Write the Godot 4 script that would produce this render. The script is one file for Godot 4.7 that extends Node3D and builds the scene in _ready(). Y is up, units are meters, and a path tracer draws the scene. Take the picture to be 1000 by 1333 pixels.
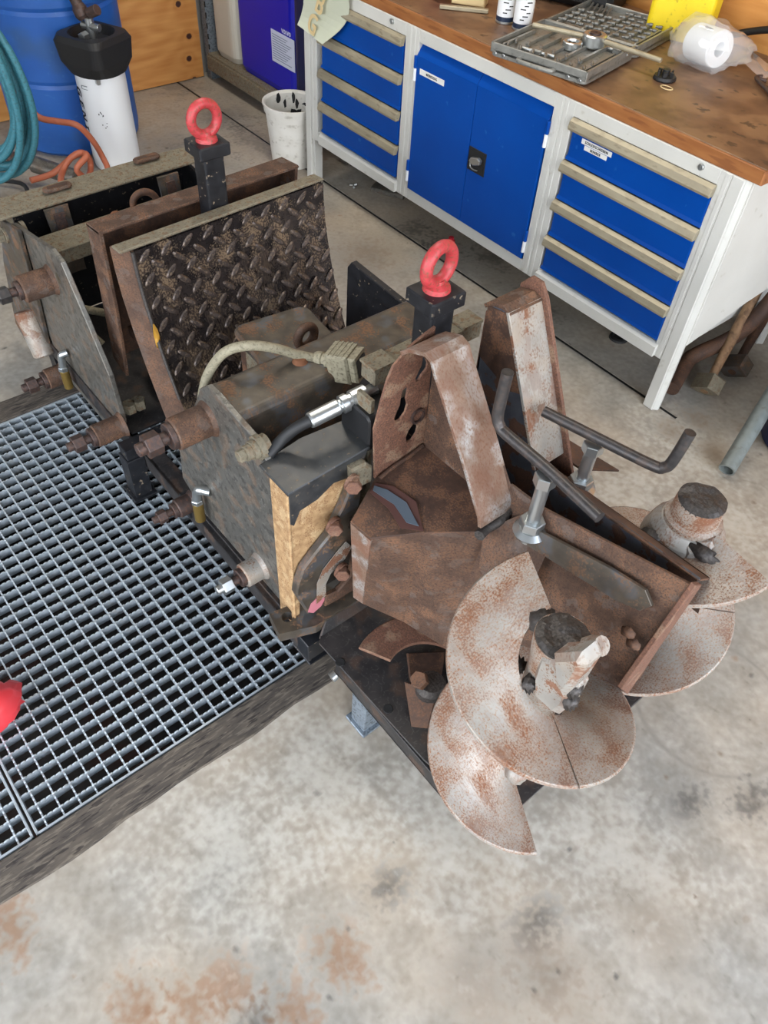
extends Node3D
# A workshop corner: rusty auger attachment on steel trays, floor grating, blue and white workbench.
# x runs along the bench front to the right, z out of the bench towards the viewer, y is up; metres.

var M := {}

func _ready():
	# camera
	var cam := Camera3D.new()
	cam.name = "camera"
	cam.fov = 66.767
	cam.keep_aspect = Camera3D.KEEP_HEIGHT
	cam.near = 0.05
	cam.transform = Transform3D(Basis(Vector3(0.629909, 0.051958, -0.774929), Vector3(-0.605839, 0.657189, -0.448399), Vector3(0.485977, 0.751933, 0.445447)).orthonormalized(), Vector3(0.961586, 1.716237, 2.042401))
	add_child(cam)
	cam.current = true
	# sky through the doorways, exposure
	var we := WorldEnvironment.new()
	we.name = "world"
	var e := Environment.new()
	e.background_mode = Environment.BG_SKY
	var sk := ProceduralSkyMaterial.new()
	sk.sky_top_color = Color(0.80, 0.86, 0.95)
	sk.sky_horizon_color = Color(1.0, 0.985, 0.96)
	sk.sky_curve = 0.3
	sk.ground_bottom_color = Color(0.5, 0.5, 0.48)
	sk.ground_horizon_color = Color(0.8, 0.8, 0.8)
	sk.sky_energy_multiplier = 3.0
	sk.ground_energy_multiplier = 0.8
	e.sky = Sky.new()
	e.sky.sky_material = sk
	e.tonemap_mode = Environment.TONE_MAPPER_LINEAR
	e.tonemap_exposure = 0.62
	e.sdfgi_enabled = true
	e.ssao_enabled = true
	e.ssil_enabled = true
	we.environment = e
	add_child(we)
	make_materials()
	make_floor_material()
	build_room()
	ceiling_lamp(-2.2, 0.4, "white ceiling lamp over the rack corner")
	ceiling_lamp(-0.6, 0.6, "white ceiling lamp over the middle of the bench")
	build_grating()
	build_bench()
	build_trays()
	build_head()
	build_augers()
	build_beam_frame()
	build_shield_frame()
	build_bench_things()
	build_background()

# ---------- mesh helpers ----------
func S() -> SurfaceTool:
	var s := SurfaceTool.new()
	s.begin(Mesh.PRIMITIVE_TRIANGLES)
	return s

func tri(s: SurfaceTool, a: Vector3, b: Vector3, c: Vector3, na: Vector3, nb: Vector3, nc: Vector3):
	var g := (b - a).cross(c - a)
	if g.length_squared() < 1e-16: return
	if g.dot(na + nb + nc) > 0.0:
		var t := b; b = c; c = t
		t = nb; nb = nc; nc = t
	s.set_normal(na); s.add_vertex(a)
	s.set_normal(nb); s.add_vertex(b)
	s.set_normal(nc); s.add_vertex(c)

func quad(s: SurfaceTool, a: Vector3, b: Vector3, c: Vector3, d: Vector3, n: Vector3):
	var g := (c - a).cross(d - b)
	if g.length_squared() < 1e-16: return
	g = g.normalized()
	if g.dot(n) < 0.0: g = -g
	tri(s, a, b, c, g, g, g); tri(s, a, c, d, g, g, g)

func squad(s: SurfaceTool, a: Vector3, b: Vector3, c: Vector3, d: Vector3, na: Vector3, nb: Vector3, nc: Vector3, nd: Vector3):
	tri(s, a, b, c, na, nb, nc); tri(s, a, c, d, na, nc, nd)

func newell(P: Array) -> Vector3:
	var n := Vector3.ZERO
	for i in P.size():
		var a: Vector3 = P[i]
		var b: Vector3 = P[(i + 1) % P.size()]
		n += Vector3((a.y - b.y) * (a.z + b.z), (a.z - b.z) * (a.x + b.x), (a.x - b.x) * (a.y + b.y))
	return n.normalized()

# a flat outline P pushed along d, with chamfered rims
func prism(s: SurfaceTool, P0: Array, d: Vector3, ch := 0.0015):
	var P := P0.duplicate()
	var n := newell(P)
	if n.dot(d) > 0.0:
		P.reverse(); n = -n
	var m := P.size()
	var ux: Vector3 = (P[1] - P[0]).normalized()
	ux = (ux - n * ux.dot(n)).normalized()
	var uy := n.cross(ux)
	var o: Vector3 = P[0]
	var q := PackedVector2Array()
	for p in P: q.append(Vector2((p - o).dot(ux), (p - o).dot(uy)))
	var ins := PackedVector2Array()
	var sn: Array = []
	for i in m:
		var e0 := (q[i] - q[(i + m - 1) % m]).normalized()
		var e1 := (q[(i + 1) % m] - q[i]).normalized()
		var n0 := Vector2(-e0.y, e0.x)
		var n1 := Vector2(-e1.y, e1.x)
		var bi := n0 + n1
		var k := ch * 2.0 / maxf(bi.length_squared(), 0.3)
		ins.append(q[i] + bi * k)
		sn.append(-(ux * n1.x + uy * n1.y))
	var T := Geometry2D.triangulate_polygon(ins)
	if T.is_empty(): T = Geometry2D.triangulate_polygon(q)
	var dl := d.length()
	var f := d / dl * minf(ch, dl * 0.4)
	var A: Array = []; var B: Array = []; var C: Array = []; var D: Array = []
	for i in m:
		var ip: Vector3 = o + ux * ins[i].x + uy * ins[i].y + n * (P[i] - o).dot(n)
		A.append(ip); B.append(P[i] + f); C.append(P[i] + d - f); D.append(ip + d)
	for i in range(0, T.size(), 3):
		tri(s, A[T[i]], A[T[i + 1]], A[T[i + 2]], n, n, n)
		tri(s, D[T[i]], D[T[i + 1]], D[T[i + 2]], -n, -n, -n)
	for i in m:
		var j := (i + 1) % m
		quad(s, B[i], B[j], C[j], C[i], sn[i])
		if ch > 0.0:
			quad(s, A[i], A[j], B[j], B[i], sn[i] + n)
			quad(s, D[i], D[j], C[j], C[i], sn[i] - n)

func box(s: SurfaceTool, a: Vector3, b: Vector3, ch := 0.0015):
	prism(s, [Vector3(a.x, a.y, a.z), Vector3(b.x, a.y, a.z), Vector3(b.x, b.y, a.z), Vector3(a.x, b.y, a.z)], Vector3(0, 0, b.z - a.z), ch)

func obox(s: SurfaceTool, c: Vector3, bs: Basis, sz: Vector3, ch := 0.0015):
	var x := bs.x * sz.x * 0.5
	var y := bs.y * sz.y * 0.5
	var z := bs.z * sz.z
	var o := c - z * 0.5
	prism(s, [o - x - y, o + x - y, o + x + y, o - x + y], z, ch)

# a rounded rectangle outline in the plane of u, w
func rrect(c: Vector3, u: Vector3, w: Vector3, hu: float, hw: float, r: float, k := 4) -> Array:
	var P := []
	for i in 4:
		var su: float = [1.0, -1.0, -1.0, 1.0][i]
		var sw: float = [1.0, 1.0, -1.0, -1.0][i]
		for j in k + 1:
			var t := PI * 0.5 * (i + float(j) / k)
			P.append(c + u * (su * (hu - r) + cos(t) * r) + w * (sw * (hw - r) + sin(t) * r))
	return P

func frame_of(d: Vector3) -> Basis:
	var y := d.normalized()
	var h := Vector3.RIGHT if absf(y.x) < 0.8 else Vector3.UP
	var x := h.cross(y).normalized()
	return Basis(x, y, x.cross(y).normalized())

# radius profile [[r, h], ...] turned about the axis d from base
func lathe(s: SurfaceTool, base: Vector3, d: Vector3, prof: Array, n := 20, smooth := false):
	var b := frame_of(d)
	for k in prof.size() - 1:
		var r0: float = prof[k][0]
		var h0: float = prof[k][1]
		var r1: float = prof[k + 1][0]
		var h1: float = prof[k + 1][1]
		var sl := Vector2(h1 - h0, r0 - r1)
		if sl.length() < 1e-9: continue
		sl = sl.normalized()
		for i in n:
			var t0 := TAU * i / n
			var t1 := TAU * (i + 1) / n
			var c0 := b.x * cos(t0) + b.z * sin(t0)
			var c1 := b.x * cos(t1) + b.z * sin(t1)
			var n0 := (c0 * sl.x + b.y * sl.y).normalized()
			var n1 := (c1 * sl.x + b.y * sl.y).normalized()
			squad(s, base + b.y * h0 + c0 * r0, base + b.y * h0 + c1 * r0, base + b.y * h1 + c1 * r1, base + b.y * h1 + c0 * r1, n0, n1, n1, n0)

func cyl(s: SurfaceTool, a: Vector3, b: Vector3, r: float, n := 18, ch := 0.0012):
	var L := (b - a).length()
	ch = minf(ch, r * 0.4)
	lathe(s, a, b - a, [[0.0, 0.0], [r - ch, 0.0], [r, ch], [r, L - ch], [r - ch, L], [0.0, L]], n)

func pipe(s: SurfaceTool, a: Vector3, b: Vector3, r: float, ri: float, n := 22):
	var L := (b - a).length()
	lathe(s, a, b - a, [[ri, L], [ri, 0.0], [r, 0.0], [r, L], [ri, L]], n)

func hexa(s: SurfaceTool, a: Vector3, b: Vector3, r: float, turn := 0.0, ch := 0.0015):
	var f := frame_of(b - a)
	var P := []
	for i in 6:
		var t := TAU * i / 6 + turn
		P.append(a + f.x * cos(t) * r + f.z * sin(t) * r)
	prism(s, P, b - a, ch)

func smooth_path(P: Array, k := 6) -> Array:
	var out := []
	for i in P.size() - 1:
		var p0: Vector3 = P[maxi(i - 1, 0)]
		var p1: Vector3 = P[i]
		var p2: Vector3 = P[i + 1]
		var p3: Vector3 = P[mini(i + 2, P.size() - 1)]
		for j in k:
			var t := float(j) / k
			out.append(0.5 * ((2.0 * p1) + (p2 - p0) * t + (2.0 * p0 - 5.0 * p1 + 4.0 * p2 - p3) * t * t + (3.0 * p1 - p0 - 3.0 * p2 + p3) * t * t * t))
	out.append(P[-1])
	return out

func tube(s: SurfaceTool, P: Array, r: float, n := 10, closed := false):
	var m := P.size()
	var rings := []
	var norms := []
	var prev := Vector3.ZERO
	for i in m:
		var a: Vector3 = P[(i + m - 1) % m] if closed else P[maxi(i - 1, 0)]
		var c: Vector3 = P[(i + 1) % m] if closed else P[mini(i + 1, m - 1)]
		var t := (c - a).normalized()
		var x := frame_of(t).x if i == 0 else (prev - t * prev.dot(t)).normalized()
		prev = x
		var z := x.cross(t)
		var R := []
		var N := []
		for j in n:
			var q := TAU * j / n
			var d := x * cos(q) + z * sin(q)
			N.append(d); R.append(P[i] + d * r)
		rings.append(R); norms.append(N)
	for i in (m if closed else m - 1):
		var i2 := (i + 1) % m
		for j in n:
			var j2 := (j + 1) % n
			squad(s, rings[i][j], rings[i][j2], rings[i2][j2], rings[i2][j], norms[i][j], norms[i][j2], norms[i2][j2], norms[i2][j])
	if not closed:
		for e in [0, m - 1]:
			var dn: Vector3 = (P[0] - P[1]).normalized() if e == 0 else (P[m - 1] - P[m - 2]).normalized()
			for j in n: tri(s, P[e], rings[e][j], rings[e][(j + 1) % n], dn, dn, dn)

func ring_path(c: Vector3, u: Vector3, w: Vector3, R: float, n := 24) -> Array:
	var P := []
	for i in n: P.append(c + u * cos(TAU * i / n) * R + w * sin(TAU * i / n) * R)
	return P

# a lumpy ball
func blob(s: SurfaceTool, c: Vector3, rad: Vector3, lump: float, seed_: int, n := 20, fq := 1.5):
	var fn := FastNoiseLite.new()
	fn.seed = seed_; fn.frequency = fq
	var f := func(i: int, j: int) -> Vector3:
		var a := TAU * (j % (2 * n)) / (2.0 * n)
		var b := PI * i / n - PI / 2.0
		var d := Vector3(cos(b) * cos(a), sin(b), cos(b) * sin(a))
		return c + d * rad * (1.0 + lump * fn.get_noise_3dv(d))
	for i in n:
		for j in 2 * n:
			var p00: Vector3 = f.call(i, j)
			var p01: Vector3 = f.call(i, j + 1)
			var p10: Vector3 = f.call(i + 1, j)
			var p11: Vector3 = f.call(i + 1, j + 1)
			squad(s, p00, p01, p11, p10, (p00 - c).normalized(), (p01 - c).normalized(), (p11 - c).normalized(), (p10 - c).normalized())

# ---------- nodes ----------
func thing(called: String, label: String, category: String, at := Vector3.ZERO, group := "") -> Node3D:
	var o := Node3D.new()
	o.name = called
	add_child(o, true)
	o.position = at
	return tag(o, label, category, group)

func tag(o: Node3D, label: String, category := "", group := "") -> Node3D:
	o.set_meta("label", label)
	if category: o.set_meta("category", category)
	if group: o.set_meta("group", group)
	return o

func objm(called: String, mesh: Mesh, xf: Transform3D, m: Material, parent: Node3D = self) -> MeshInstance3D:
	var o := MeshInstance3D.new()
	o.name = called
	o.mesh = mesh
	o.transform = xf
	o.material_override = m
	parent.add_child(o, true)
	return o

# the shape in st is in world coordinates; it becomes one mesh under parent
func obj(called: String, st: SurfaceTool, m: Material, parent: Node3D = self) -> MeshInstance3D:
	var off := Vector3.ZERO
	var p: Node = parent
	while p != self:
		off += p.position; p = p.get_parent()
	return objm(called, st.commit(), Transform3D(Basis.IDENTITY, -off), m, parent)

func struct(called: String, st: SurfaceTool, m: Material, parent: Node3D = self) -> MeshInstance3D:
	var o := obj(called, st, m, parent)
	if parent == self: o.set_meta("kind", "structure")
	return o

func text(words: String, parent: Node3D, c: Vector3, right: Vector3, upv: Vector3, h: float, m: Material, called := "lettering"):
	var t := TextMesh.new()
	var f := SystemFont.new()
	f.font_names = PackedStringArray(["Droid Sans"])
	f.font_weight = 700
	t.font = f
	t.text = words
	t.font_size = 64
	t.pixel_size = h / 46.0
	t.depth = 0.0008
	t.curve_step = 2.0
	var off := Vector3.ZERO
	var p: Node = parent
	while p != self:
		off += p.position; p = p.get_parent()
	objm(called, t, Transform3D(Basis(right.normalized(), upv.normalized(), right.cross(upv).normalized()), c - off), m, parent)

# ---------- materials ----------
func noise_bytes(sz: int, sd: int, freq: float, kind := 0, oct := 4) -> PackedByteArray:
	var f := FastNoiseLite.new()
	f.seed = sd
	f.frequency = freq
	f.fractal_octaves = oct
	if kind == 1: f.noise_type = FastNoiseLite.TYPE_CELLULAR
	elif kind == 2:
		f.noise_type = FastNoiseLite.TYPE_SIMPLEX_SMOOTH; f.fractal_type = FastNoiseLite.FRACTAL_RIDGED
	else: f.noise_type = FastNoiseLite.TYPE_SIMPLEX_SMOOTH
	var im := f.get_seamless_image(sz, sz)
	im.convert(Image.FORMAT_L8)
	return im.get_data()

# layers: [seed, freq, kind, octaves, lo, hi, colour, rough, metal, height, second noise index or -1]
func surface(tile: float, ca: Color, cb: Color, freq: float, rough: float, metal: float, layers: Array, bump := 1.0, sz := 384, stretch := Vector3.ONE) -> StandardMaterial3D:
	var n := sz * sz
	var base := noise_bytes(sz, hash(ca) % 1000, freq, 0, 5)
	var maps := []
	for l in layers: maps.append(noise_bytes(sz, l[0], l[1], l[2], l[3]))
	var alb := PackedByteArray(); alb.resize(n * 3)
	var orm := PackedByteArray(); orm.resize(n * 3)
	var hei := PackedByteArray(); hei.resize(n)
	var nl := layers.size()
	for i in n:
		var t := base[i] / 255.0
		var r := lerpf(ca.r, cb.r, t)
		var g := lerpf(ca.g, cb.g, t)
		var b := lerpf(ca.b, cb.b, t)
		var ro := rough + (t - 0.5) * 0.12
		var me := metal
		var h := t * 0.25
		for k in nl:
			var l: Array = layers[k]
			var v: float = maps[k][i] / 255.0
			if l[10] >= 0: v += (maps[l[10]][i] / 255.0 - 0.5) * 0.9
			var w := clampf((v - l[4]) / (l[5] - l[4]), 0.0, 1.0)
			if w > 0.0:
				var c: Color = l[6]
				var a := w * c.a
				r += (c.r - r) * a; g += (c.g - g) * a; b += (c.b - b) * a
				ro += (l[7] - ro) * a; me += (l[8] - me) * a
				h += l[9] * w
		alb[i * 3] = int(clampf(r, 0, 1) * 255); alb[i * 3 + 1] = int(clampf(g, 0, 1) * 255); alb[i * 3 + 2] = int(clampf(b, 0, 1) * 255)
		orm[i * 3] = 255; orm[i * 3 + 1] = int(clampf(ro, 0.03, 1) * 255); orm[i * 3 + 2] = int(clampf(me, 0, 1) * 255)
		hei[i] = int(clampf(0.4 + h * 0.6, 0, 1) * 255)
	var m := StandardMaterial3D.new()
	m.albedo_texture = ImageTexture.create_from_image(Image.create_from_data(sz, sz, false, Image.FORMAT_RGB8, alb))
	var varied := metal > 0.0 or bump > 0.0
	m.roughness = rough
	if varied: _orm(m, orm, sz)
	if bump > 0.0:
		var him := Image.create_from_data(sz, sz, false, Image.FORMAT_L8, hei)
		him.bump_map_to_normal_map(bump * 3.0)
		m.normal_enabled = true
		m.normal_texture = ImageTexture.create_from_image(him)
	m.uv1_triplanar = true
	m.uv1_world_triplanar = true
	m.uv1_scale = stretch / tile
	return m

func _orm(m: StandardMaterial3D, orm: PackedByteArray, sz: int):
	var ot := ImageTexture.create_from_image(Image.create_from_data(sz, sz, false, Image.FORMAT_RGB8, orm))
	m.roughness_texture = ot
	m.roughness_texture_channel = BaseMaterial3D.TEXTURE_CHANNEL_GREEN
	m.roughness = 1.0
	m.metallic_texture = ot
	m.metallic_texture_channel = BaseMaterial3D.TEXTURE_CHANNEL_BLUE
	m.metallic = 1.0

func plain(c: Color, rough: float, metal := 0.0) -> StandardMaterial3D:
	var m := StandardMaterial3D.new()
	m.albedo_color = c
	m.roughness = rough
	m.metallic = metal
	return m

func H(s: String, a := 1.0) -> Color:
	var c := Color.html(s)
	c.a = a
	return c

func make_materials():
	# grey worn flights with brown rust freckles
	M.flight = surface(0.42, H("938e86"), H("aca79f"), 0.03, 0.40, 0.25, [
		[13, 0.008, 0, 3, 0.42, 0.80, H("84664f", 0.55), 0.6, 0.1, 0.0, -1],
		[12, 0.17, 0, 3, 0.60, 0.69, H("6b4028", 0.9), 0.9, 0.0, 0.3, 0],
		[15, 0.16, 0, 3, 0.66, 0.74, H("8d5632", 0.8), 0.9, 0.0, 0.2, -1],
		[11, 0.014, 0, 4, 0.62, 0.8, H("a3a09c", 0.4), 0.32, 0.5, 0.0, -1]], 0.4, 512)
	M.rust = surface(0.40, H("3c2b21"), H("5c4334"), 0.05, 0.75, 0.08, [
		[22, 0.010, 0, 4, 0.40, 0.75, H("6c5646", 0.5), 0.6, 0.15, 0.0, -1],
		[21, 0.14, 0, 3, 0.58, 0.72, H("855c40", 0.6), 0.95, 0.0, 0.2, 0],
		[24, 0.16, 0, 3, 0.60, 0.72, H("33241b", 0.7), 0.95, 0.0, -0.15, -1],
		[23, 0.012, 0, 5, 0.72, 0.76, H("6b6a6a", 0.4), 0.45, 0.3, -0.1, -1]], 0.6, 512)
	M.rust_dark = surface(0.36, H("35261e"), H("523a2d"), 0.05, 0.7, 0.1, [
		[32, 0.010, 0, 4, 0.45, 0.80, H("6a4f3c", 0.5), 0.7, 0.1, 0.0, -1],
		[31, 0.15, 0, 3, 0.60, 0.74, H("7d553a", 0.55), 0.95, 0.0, 0.2, 0]], 0.6)
	M.rust_blue = surface(0.34, H("4a4d55"), H("61656c"), 0.02, 0.45, 0.35, [
		[41, 0.012, 0, 5, 0.48, 0.52, H("4c3428", 1.0), 0.85, 0.0, 0.25, -1],
		[42, 0.15, 0, 3, 0.62, 0.75, H("64432f", 0.6), 0.9, 0.0, 0.2, 0]], 0.5)
	M.rust_pale = surface(0.34, H("88857f"), H("a5a29b"), 0.015, 0.42, 0.3, [
		[53, 0.010, 0, 4, 0.45, 0.8, H("a08a74", 0.55), 0.6, 0.1, 0.0, -1],
		[51, 0.012, 0, 5, 0.60, 0.66, H("7c5540", 0.85), 0.85, 0.0, 0.12, -1],
		[52, 0.15, 0, 3, 0.62, 0.74, H("6e4832", 0.75), 0.9, 0.0, 0.2, 1]], 0.5)
	M.strip = surface(0.34, H("6c5547"), H("836c5c"), 0.02, 0.5, 0.2, [
		[54, 0.009, 0, 4, 0.50, 0.70, H("a8a8a6", 0.85), 0.40, 0.4, 0.0, -1],
		[55, 0.010, 0, 4, 0.50, 0.72, H("6f4c3a", 0.75), 0.8, 0.0, 0.1, -1],
		[56, 0.15, 0, 3, 0.60, 0.74, H("6a4630", 0.6), 0.9, 0.0, 0.2, -1]], 0.5)
	M.rust_red = surface(0.34, H("5d4135"), H("775443"), 0.04, 0.7, 0.1, [
		[61, 0.010, 0, 4, 0.60, 0.76, H("a08c74", 0.6), 0.6, 0.15, 0.0, -1],
		[62, 0.16, 0, 3, 0.58, 0.74, H("4b3327", 0.6), 0.95, 0.0, 0.2, -1],
		[63, 0.15, 0, 3, 0.62, 0.74, H("96694f", 0.6), 0.95, 0.0, 0.2, -1]], 0.5)
	M.tan_rust = surface(0.3, H("8c6c4a"), H("bf9f74"), 0.03, 0.75, 0.1, [
		[71, 0.14, 0, 3, 0.60, 0.74, H("7a5537", 0.7), 0.9, 0.0, 0.2, 1],
		[72, 0.014, 0, 3, 0.55, 0.8, H("cdb68c", 0.6), 0.7, 0.1, 0.0, -1]], 0.6)
	M.steel = surface(0.36, H("595752"), H("74716a"), 0.02, 0.42, 0.5, [
		[81, 0.03, 0, 2, 0.62, 0.72, H("494743", 0.8), 0.5, 0.4, 0.0, -1],
		[82, 0.011, 0, 4, 0.60, 0.74, H("6b5442", 0.5), 0.7, 0.1, 0.1, -1],
		[83, 0.12, 0, 2, 0.72, 0.8, H("9c9a94", 0.5), 0.5, 0.4, 0.0, -1]], 0.35)
	M.steel_brown = surface(0.36, H("423c36"), H("5f574b"), 0.02, 0.45, 0.4, [
		[91, 0.012, 0, 4, 0.55, 0.74, H("5f4534", 0.6), 0.8, 0.05, 0.1, -1],
		[92, 0.010, 0, 3, 0.58, 0.75, H("5c6066", 0.7), 0.4, 0.5, 0.0, -1],
		[93, 0.12, 0, 3, 0.66, 0.76, H("7c5a3f", 0.7), 0.9, 0.0, 0.15, 0]], 0.45)
	M.khaki = surface(0.4, H("6a6455"), H("857d69"), 0.03, 0.7, 0.15, [
		[101, 0.05, 0, 4, 0.62, 0.74, H("6a5038", 0.7), 0.85, 0.0, 0.15, -1],
		[102, 0.13, 0, 2, 0.66, 0.74, H("4c463c", 0.6), 0.9, 0.0, 0.1, -1]], 0.5)
	M.black = surface(0.3, H("191a1d"), H("27282c"), 0.02, 0.40, 0.15, [
		[111, 0.035, 0, 5, 0.80, 0.82, H("9c8a72", 0.8), 0.6, 0.1, -0.15, -1]], 0.3)
	M.lid = surface(0.3, H("383a3c"), H("4c4d4d"), 0.02, 0.38, 0.4, [
		[113, 0.010, 0, 4, 0.55, 0.8, H("55534f", 0.6), 0.35, 0.5, 0.0, -1],
		[114, 0.05, 0, 4, 0.80, 0.84, H("8a7358", 0.7), 0.8, 0.0, 0.0, -1]], 0.2)
	M.tray = surface(0.4, H("2b2a2b"), H("403d3c"), 0.02, 0.5, 0.35, [
		[121, 0.010, 0, 4, 0.55, 0.72, H("4d3a2f", 0.75), 0.7, 0.1, 0.0, -1],
		[122, 0.04, 2, 4, 0.75, 0.9, H("5e5b58", 0.6), 0.5, 0.4, 0.0, -1]], 0.3)
	M.tread = surface(0.34, H("2e2a2a"), H("3f3938"), 0.02, 0.26, 0.6, [
		[131, 0.009, 0, 4, 0.50, 0.80, H("4d3a2f", 0.6), 0.5, 0.3, 0.0, -1],
		[132, 0.13, 0, 3, 0.64, 0.74, H("a89274", 0.7), 0.5, 0.4, 0.1, 0]], 0.2)
	M.lug = surface(0.2, H("4a4240"), H("655b55"), 0.03, 0.33, 0.6, [
		[141, 0.10, 0, 3, 0.62, 0.72, H("a88f70", 0.6), 0.5, 0.3, 0.0, -1]], 0.0, 256)
	M.zinc = surface(0.3, H("a5aeb4"), H("c0c8cd"), 0.05, 0.42, 0.45, [
		[151, 0.02, 0, 4, 0.6, 0.8, H("807d78", 0.5), 0.6, 0.2, 0.0, -1]], 0.0, 256)
	M.bright = plain(H("b9bdbd"), 0.28, 0.9)
	M.bolt = surface(0.15, H("3c3230"), H("5a4b46"), 0.05, 0.5, 0.5, [
		[161, 0.06, 0, 3, 0.6, 0.75, H("6d4632", 0.7), 0.85, 0.0, 0.1, -1]], 0.3, 256)
	M.bar = surface(0.2, H("3a3838"), H("504d4c"), 0.05, 0.4, 0.55, [
		[171, 0.03, 0, 3, 0.62, 0.8, H("5c4a40", 0.5), 0.6, 0.2, 0.0, -1]], 0.0, 256)
	M.red = surface(0.12, H("a52e33"), H("bf454a"), 0.03, 0.45, 0.0, [
		[181, 0.05, 0, 4, 0.66, 0.72, H("6b4a32", 0.9), 0.85, 0.0, -0.1, -1]], 0.0, 256)
	M.timber = surface(1.0, H("38322d"), H("5f564b"), 0.02, 0.85, 0.0, [
		[191, 0.05, 0, 4, 0.58, 0.72, H("7d7364", 0.5), 0.9, 0.0, 0.15, -1],
		[192, 0.03, 0, 4, 0.62, 0.70, H("25201d", 0.7), 0.9, 0.0, -0.2, -1]], 0.6, 384, Vector3(6, 1, 0.9))
	M.white_paint = surface(0.9, H("bfbfb9"), H("cacac4"), 0.01, 0.42, 0.0, [
		[201, 0.05, 0, 5, 0.84, 0.9, H("9d988a", 0.4), 0.6, 0.0, 0.0, -1]], 0.0, 256)
	M.blue_paint = surface(0.9, H("003d8e"), H("02459a"), 0.01, 0.36, 0.0, [
		[211, 0.05, 0, 4, 0.86, 0.90, H("4a78b4", 0.4), 0.5, 0.0, 0.0, -1]], 0.0, 256)
	M.blue_paint.metallic_specular = 0.3
	M.alu = surface(0.5, H("918873"), H("a89f88"), 0.02, 0.42, 0.35, [
		[221, 0.04, 0, 4, 0.64, 0.76, H("6f6450", 0.6), 0.6, 0.1, 0.0, -1]], 0.0, 256, Vector3(0.6, 2, 2))
	M.worktop = surface(0.9, H("5a4130"), H("7c5c42"), 0.012, 0.5, 0.0, [
		[231, 0.008, 0, 4, 0.50, 0.75, H("8e6f50", 0.6), 0.45, 0.0, 0.0, -1],
		[232, 0.018, 0, 5, 0.72, 0.80, H("30261f", 0.6), 0.6, 0.0, 0.0, -1]], 0.0, 512, Vector3(1.0, 1.4, 1.2))
	M.worktop_edge = surface(0.7, H("855028"), H("9c6636"), 0.02, 0.5, 0.0, [
		[241, 0.02, 0, 4, 0.6, 0.75, H("74431f", 0.6), 0.6, 0.0, 0.0, -1]], 0.1, 256, Vector3(0.8, 5, 5))
	M.dark = plain(H("141414"), 0.8)
	M.rubber = plain(H("17181a"), 0.55)
	M.hose_teal = surface(0.15, H("2a6875"), H("417f8c"), 0.03, 0.55, 0.0, [
		[251, 0.05, 0, 4, 0.6, 0.75, H("2c4a52", 0.6), 0.8, 0.0, 0.0, -1]], 0.0, 256)
	M.hose_orange = plain(H("a35a3e"), 0.55)
	M.cable_beige = surface(0.12, H("7d7763"), H("9c9680"), 0.03, 0.7, 0.0, [
		[261, 0.05, 0, 4, 0.6, 0.75, H("4f4939", 0.7), 0.9, 0.0, 0.0, -1]], 0.0, 256)
	M.weld = surface(0.10, H("33302e"), H("5f5a57"), 0.06, 0.45, 0.5, [
		[271, 0.08, 1, 2, 0.4, 0.8, H("24211f", 0.6), 0.8, 0.2, 0.4, -1]], 1.2, 256)
	M.brass = plain(H("9b8148"), 0.4, 0.8)
	M.tap_steel = plain(H("73736f"), 0.4, 0.5)
	M.pipe_grey = surface(0.3, H("6f7674"), H("848b88"), 0.03, 0.5, 0.3, [
		[351, 0.03, 0, 4, 0.6, 0.8, H("5d5c55", 0.6), 0.7, 0.1, 0.0, -1]], 0.0, 256)
	M.pink = plain(H("b8707a"), 0.8)
	M.heat_blue = plain(H("56606a"), 0.45, 0.3)
	M.heat_red = plain(H("4e312b"), 0.65, 0.1)
	M.orange_rust = plain(H("a2552b"), 0.85)
	M.brown_rust = plain(H("70482f"), 0.85)
	M.drum = surface(1.2, H("1a4f9c"), H("2461b0"), 0.01, 0.42, 0.0, [
		[281, 0.012, 0, 5, 0.55, 0.75, H("36506f", 0.5), 0.6, 0.0, 0.0, -1],
		[282, 0.03, 2, 4, 0.85, 0.95, H("6f93bd", 0.4), 0.6, 0.0, 0.0, -1]], 0.1, 256)
	M.can_blue = plain(H("10149a"), 0.35)
	M.can_navy = plain(H("0d1a40"), 0.4)
	M.can_white = plain(H("b9b4a6"), 0.45)
	M.white = plain(H("dfe2e4"), 0.35)
	M.paper = plain(H("d9d9d4"), 0.8)
	M.ink = plain(H("1a1a1c"), 0.8)
	M.bucket = surface(0.5, H("c9c6bd"), H("dcdad3"), 0.02, 0.45, 0.0, [
		[291, 0.05, 0, 5, 0.68, 0.76, H("8a8578", 0.45), 0.6, 0.0, 0.0, -1]], 0.0, 256)
	M.yellow = surface(0.5, H("e0c414"), H("ecd32a"), 0.02, 0.4, 0.0, [
		[301, 0.08, 0, 4, 0.78, 0.86, H("8a7a1e", 0.6), 0.6, 0.0, 0.0, -1]], 0.0, 256)
	M.case_grey = surface(0.3, H("7d7d78"), H("95958f"), 0.03, 0.42, 0.45, [
		[311, 0.06, 0, 4, 0.66, 0.8, H("5a5954", 0.5), 0.6, 0.2, 0.0, -1]], 0.1, 256)
	M.sheet_pale = plain(H("b9bda9"), 0.5)
	M.letter_beige = plain(H("c9b385"), 0.6)
	M.wall_grey = plain(H("8c8b88"), 0.9)
	M.ceiling_white = plain(H("b5b5b2"), 0.9)
	M.pit = surface(1.0, H("2b2826"), H("423c38"), 0.02, 0.95, 0.0, [[321, 0.01, 0, 3, 0.6, 0.8, H("4a2a20", 0.6), 0.9, 0.0, 0.0, -1]], 0.0, 256)
	M.handle_wood = surface(0.25, H("7a5d42"), H("9d7d5c"), 0.03, 0.65, 0.0, [
		[331, 0.03, 0, 4, 0.6, 0.72, H("4a3626", 0.7), 0.8, 0.0, 0.0, -1]], 0.0, 256)
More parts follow.
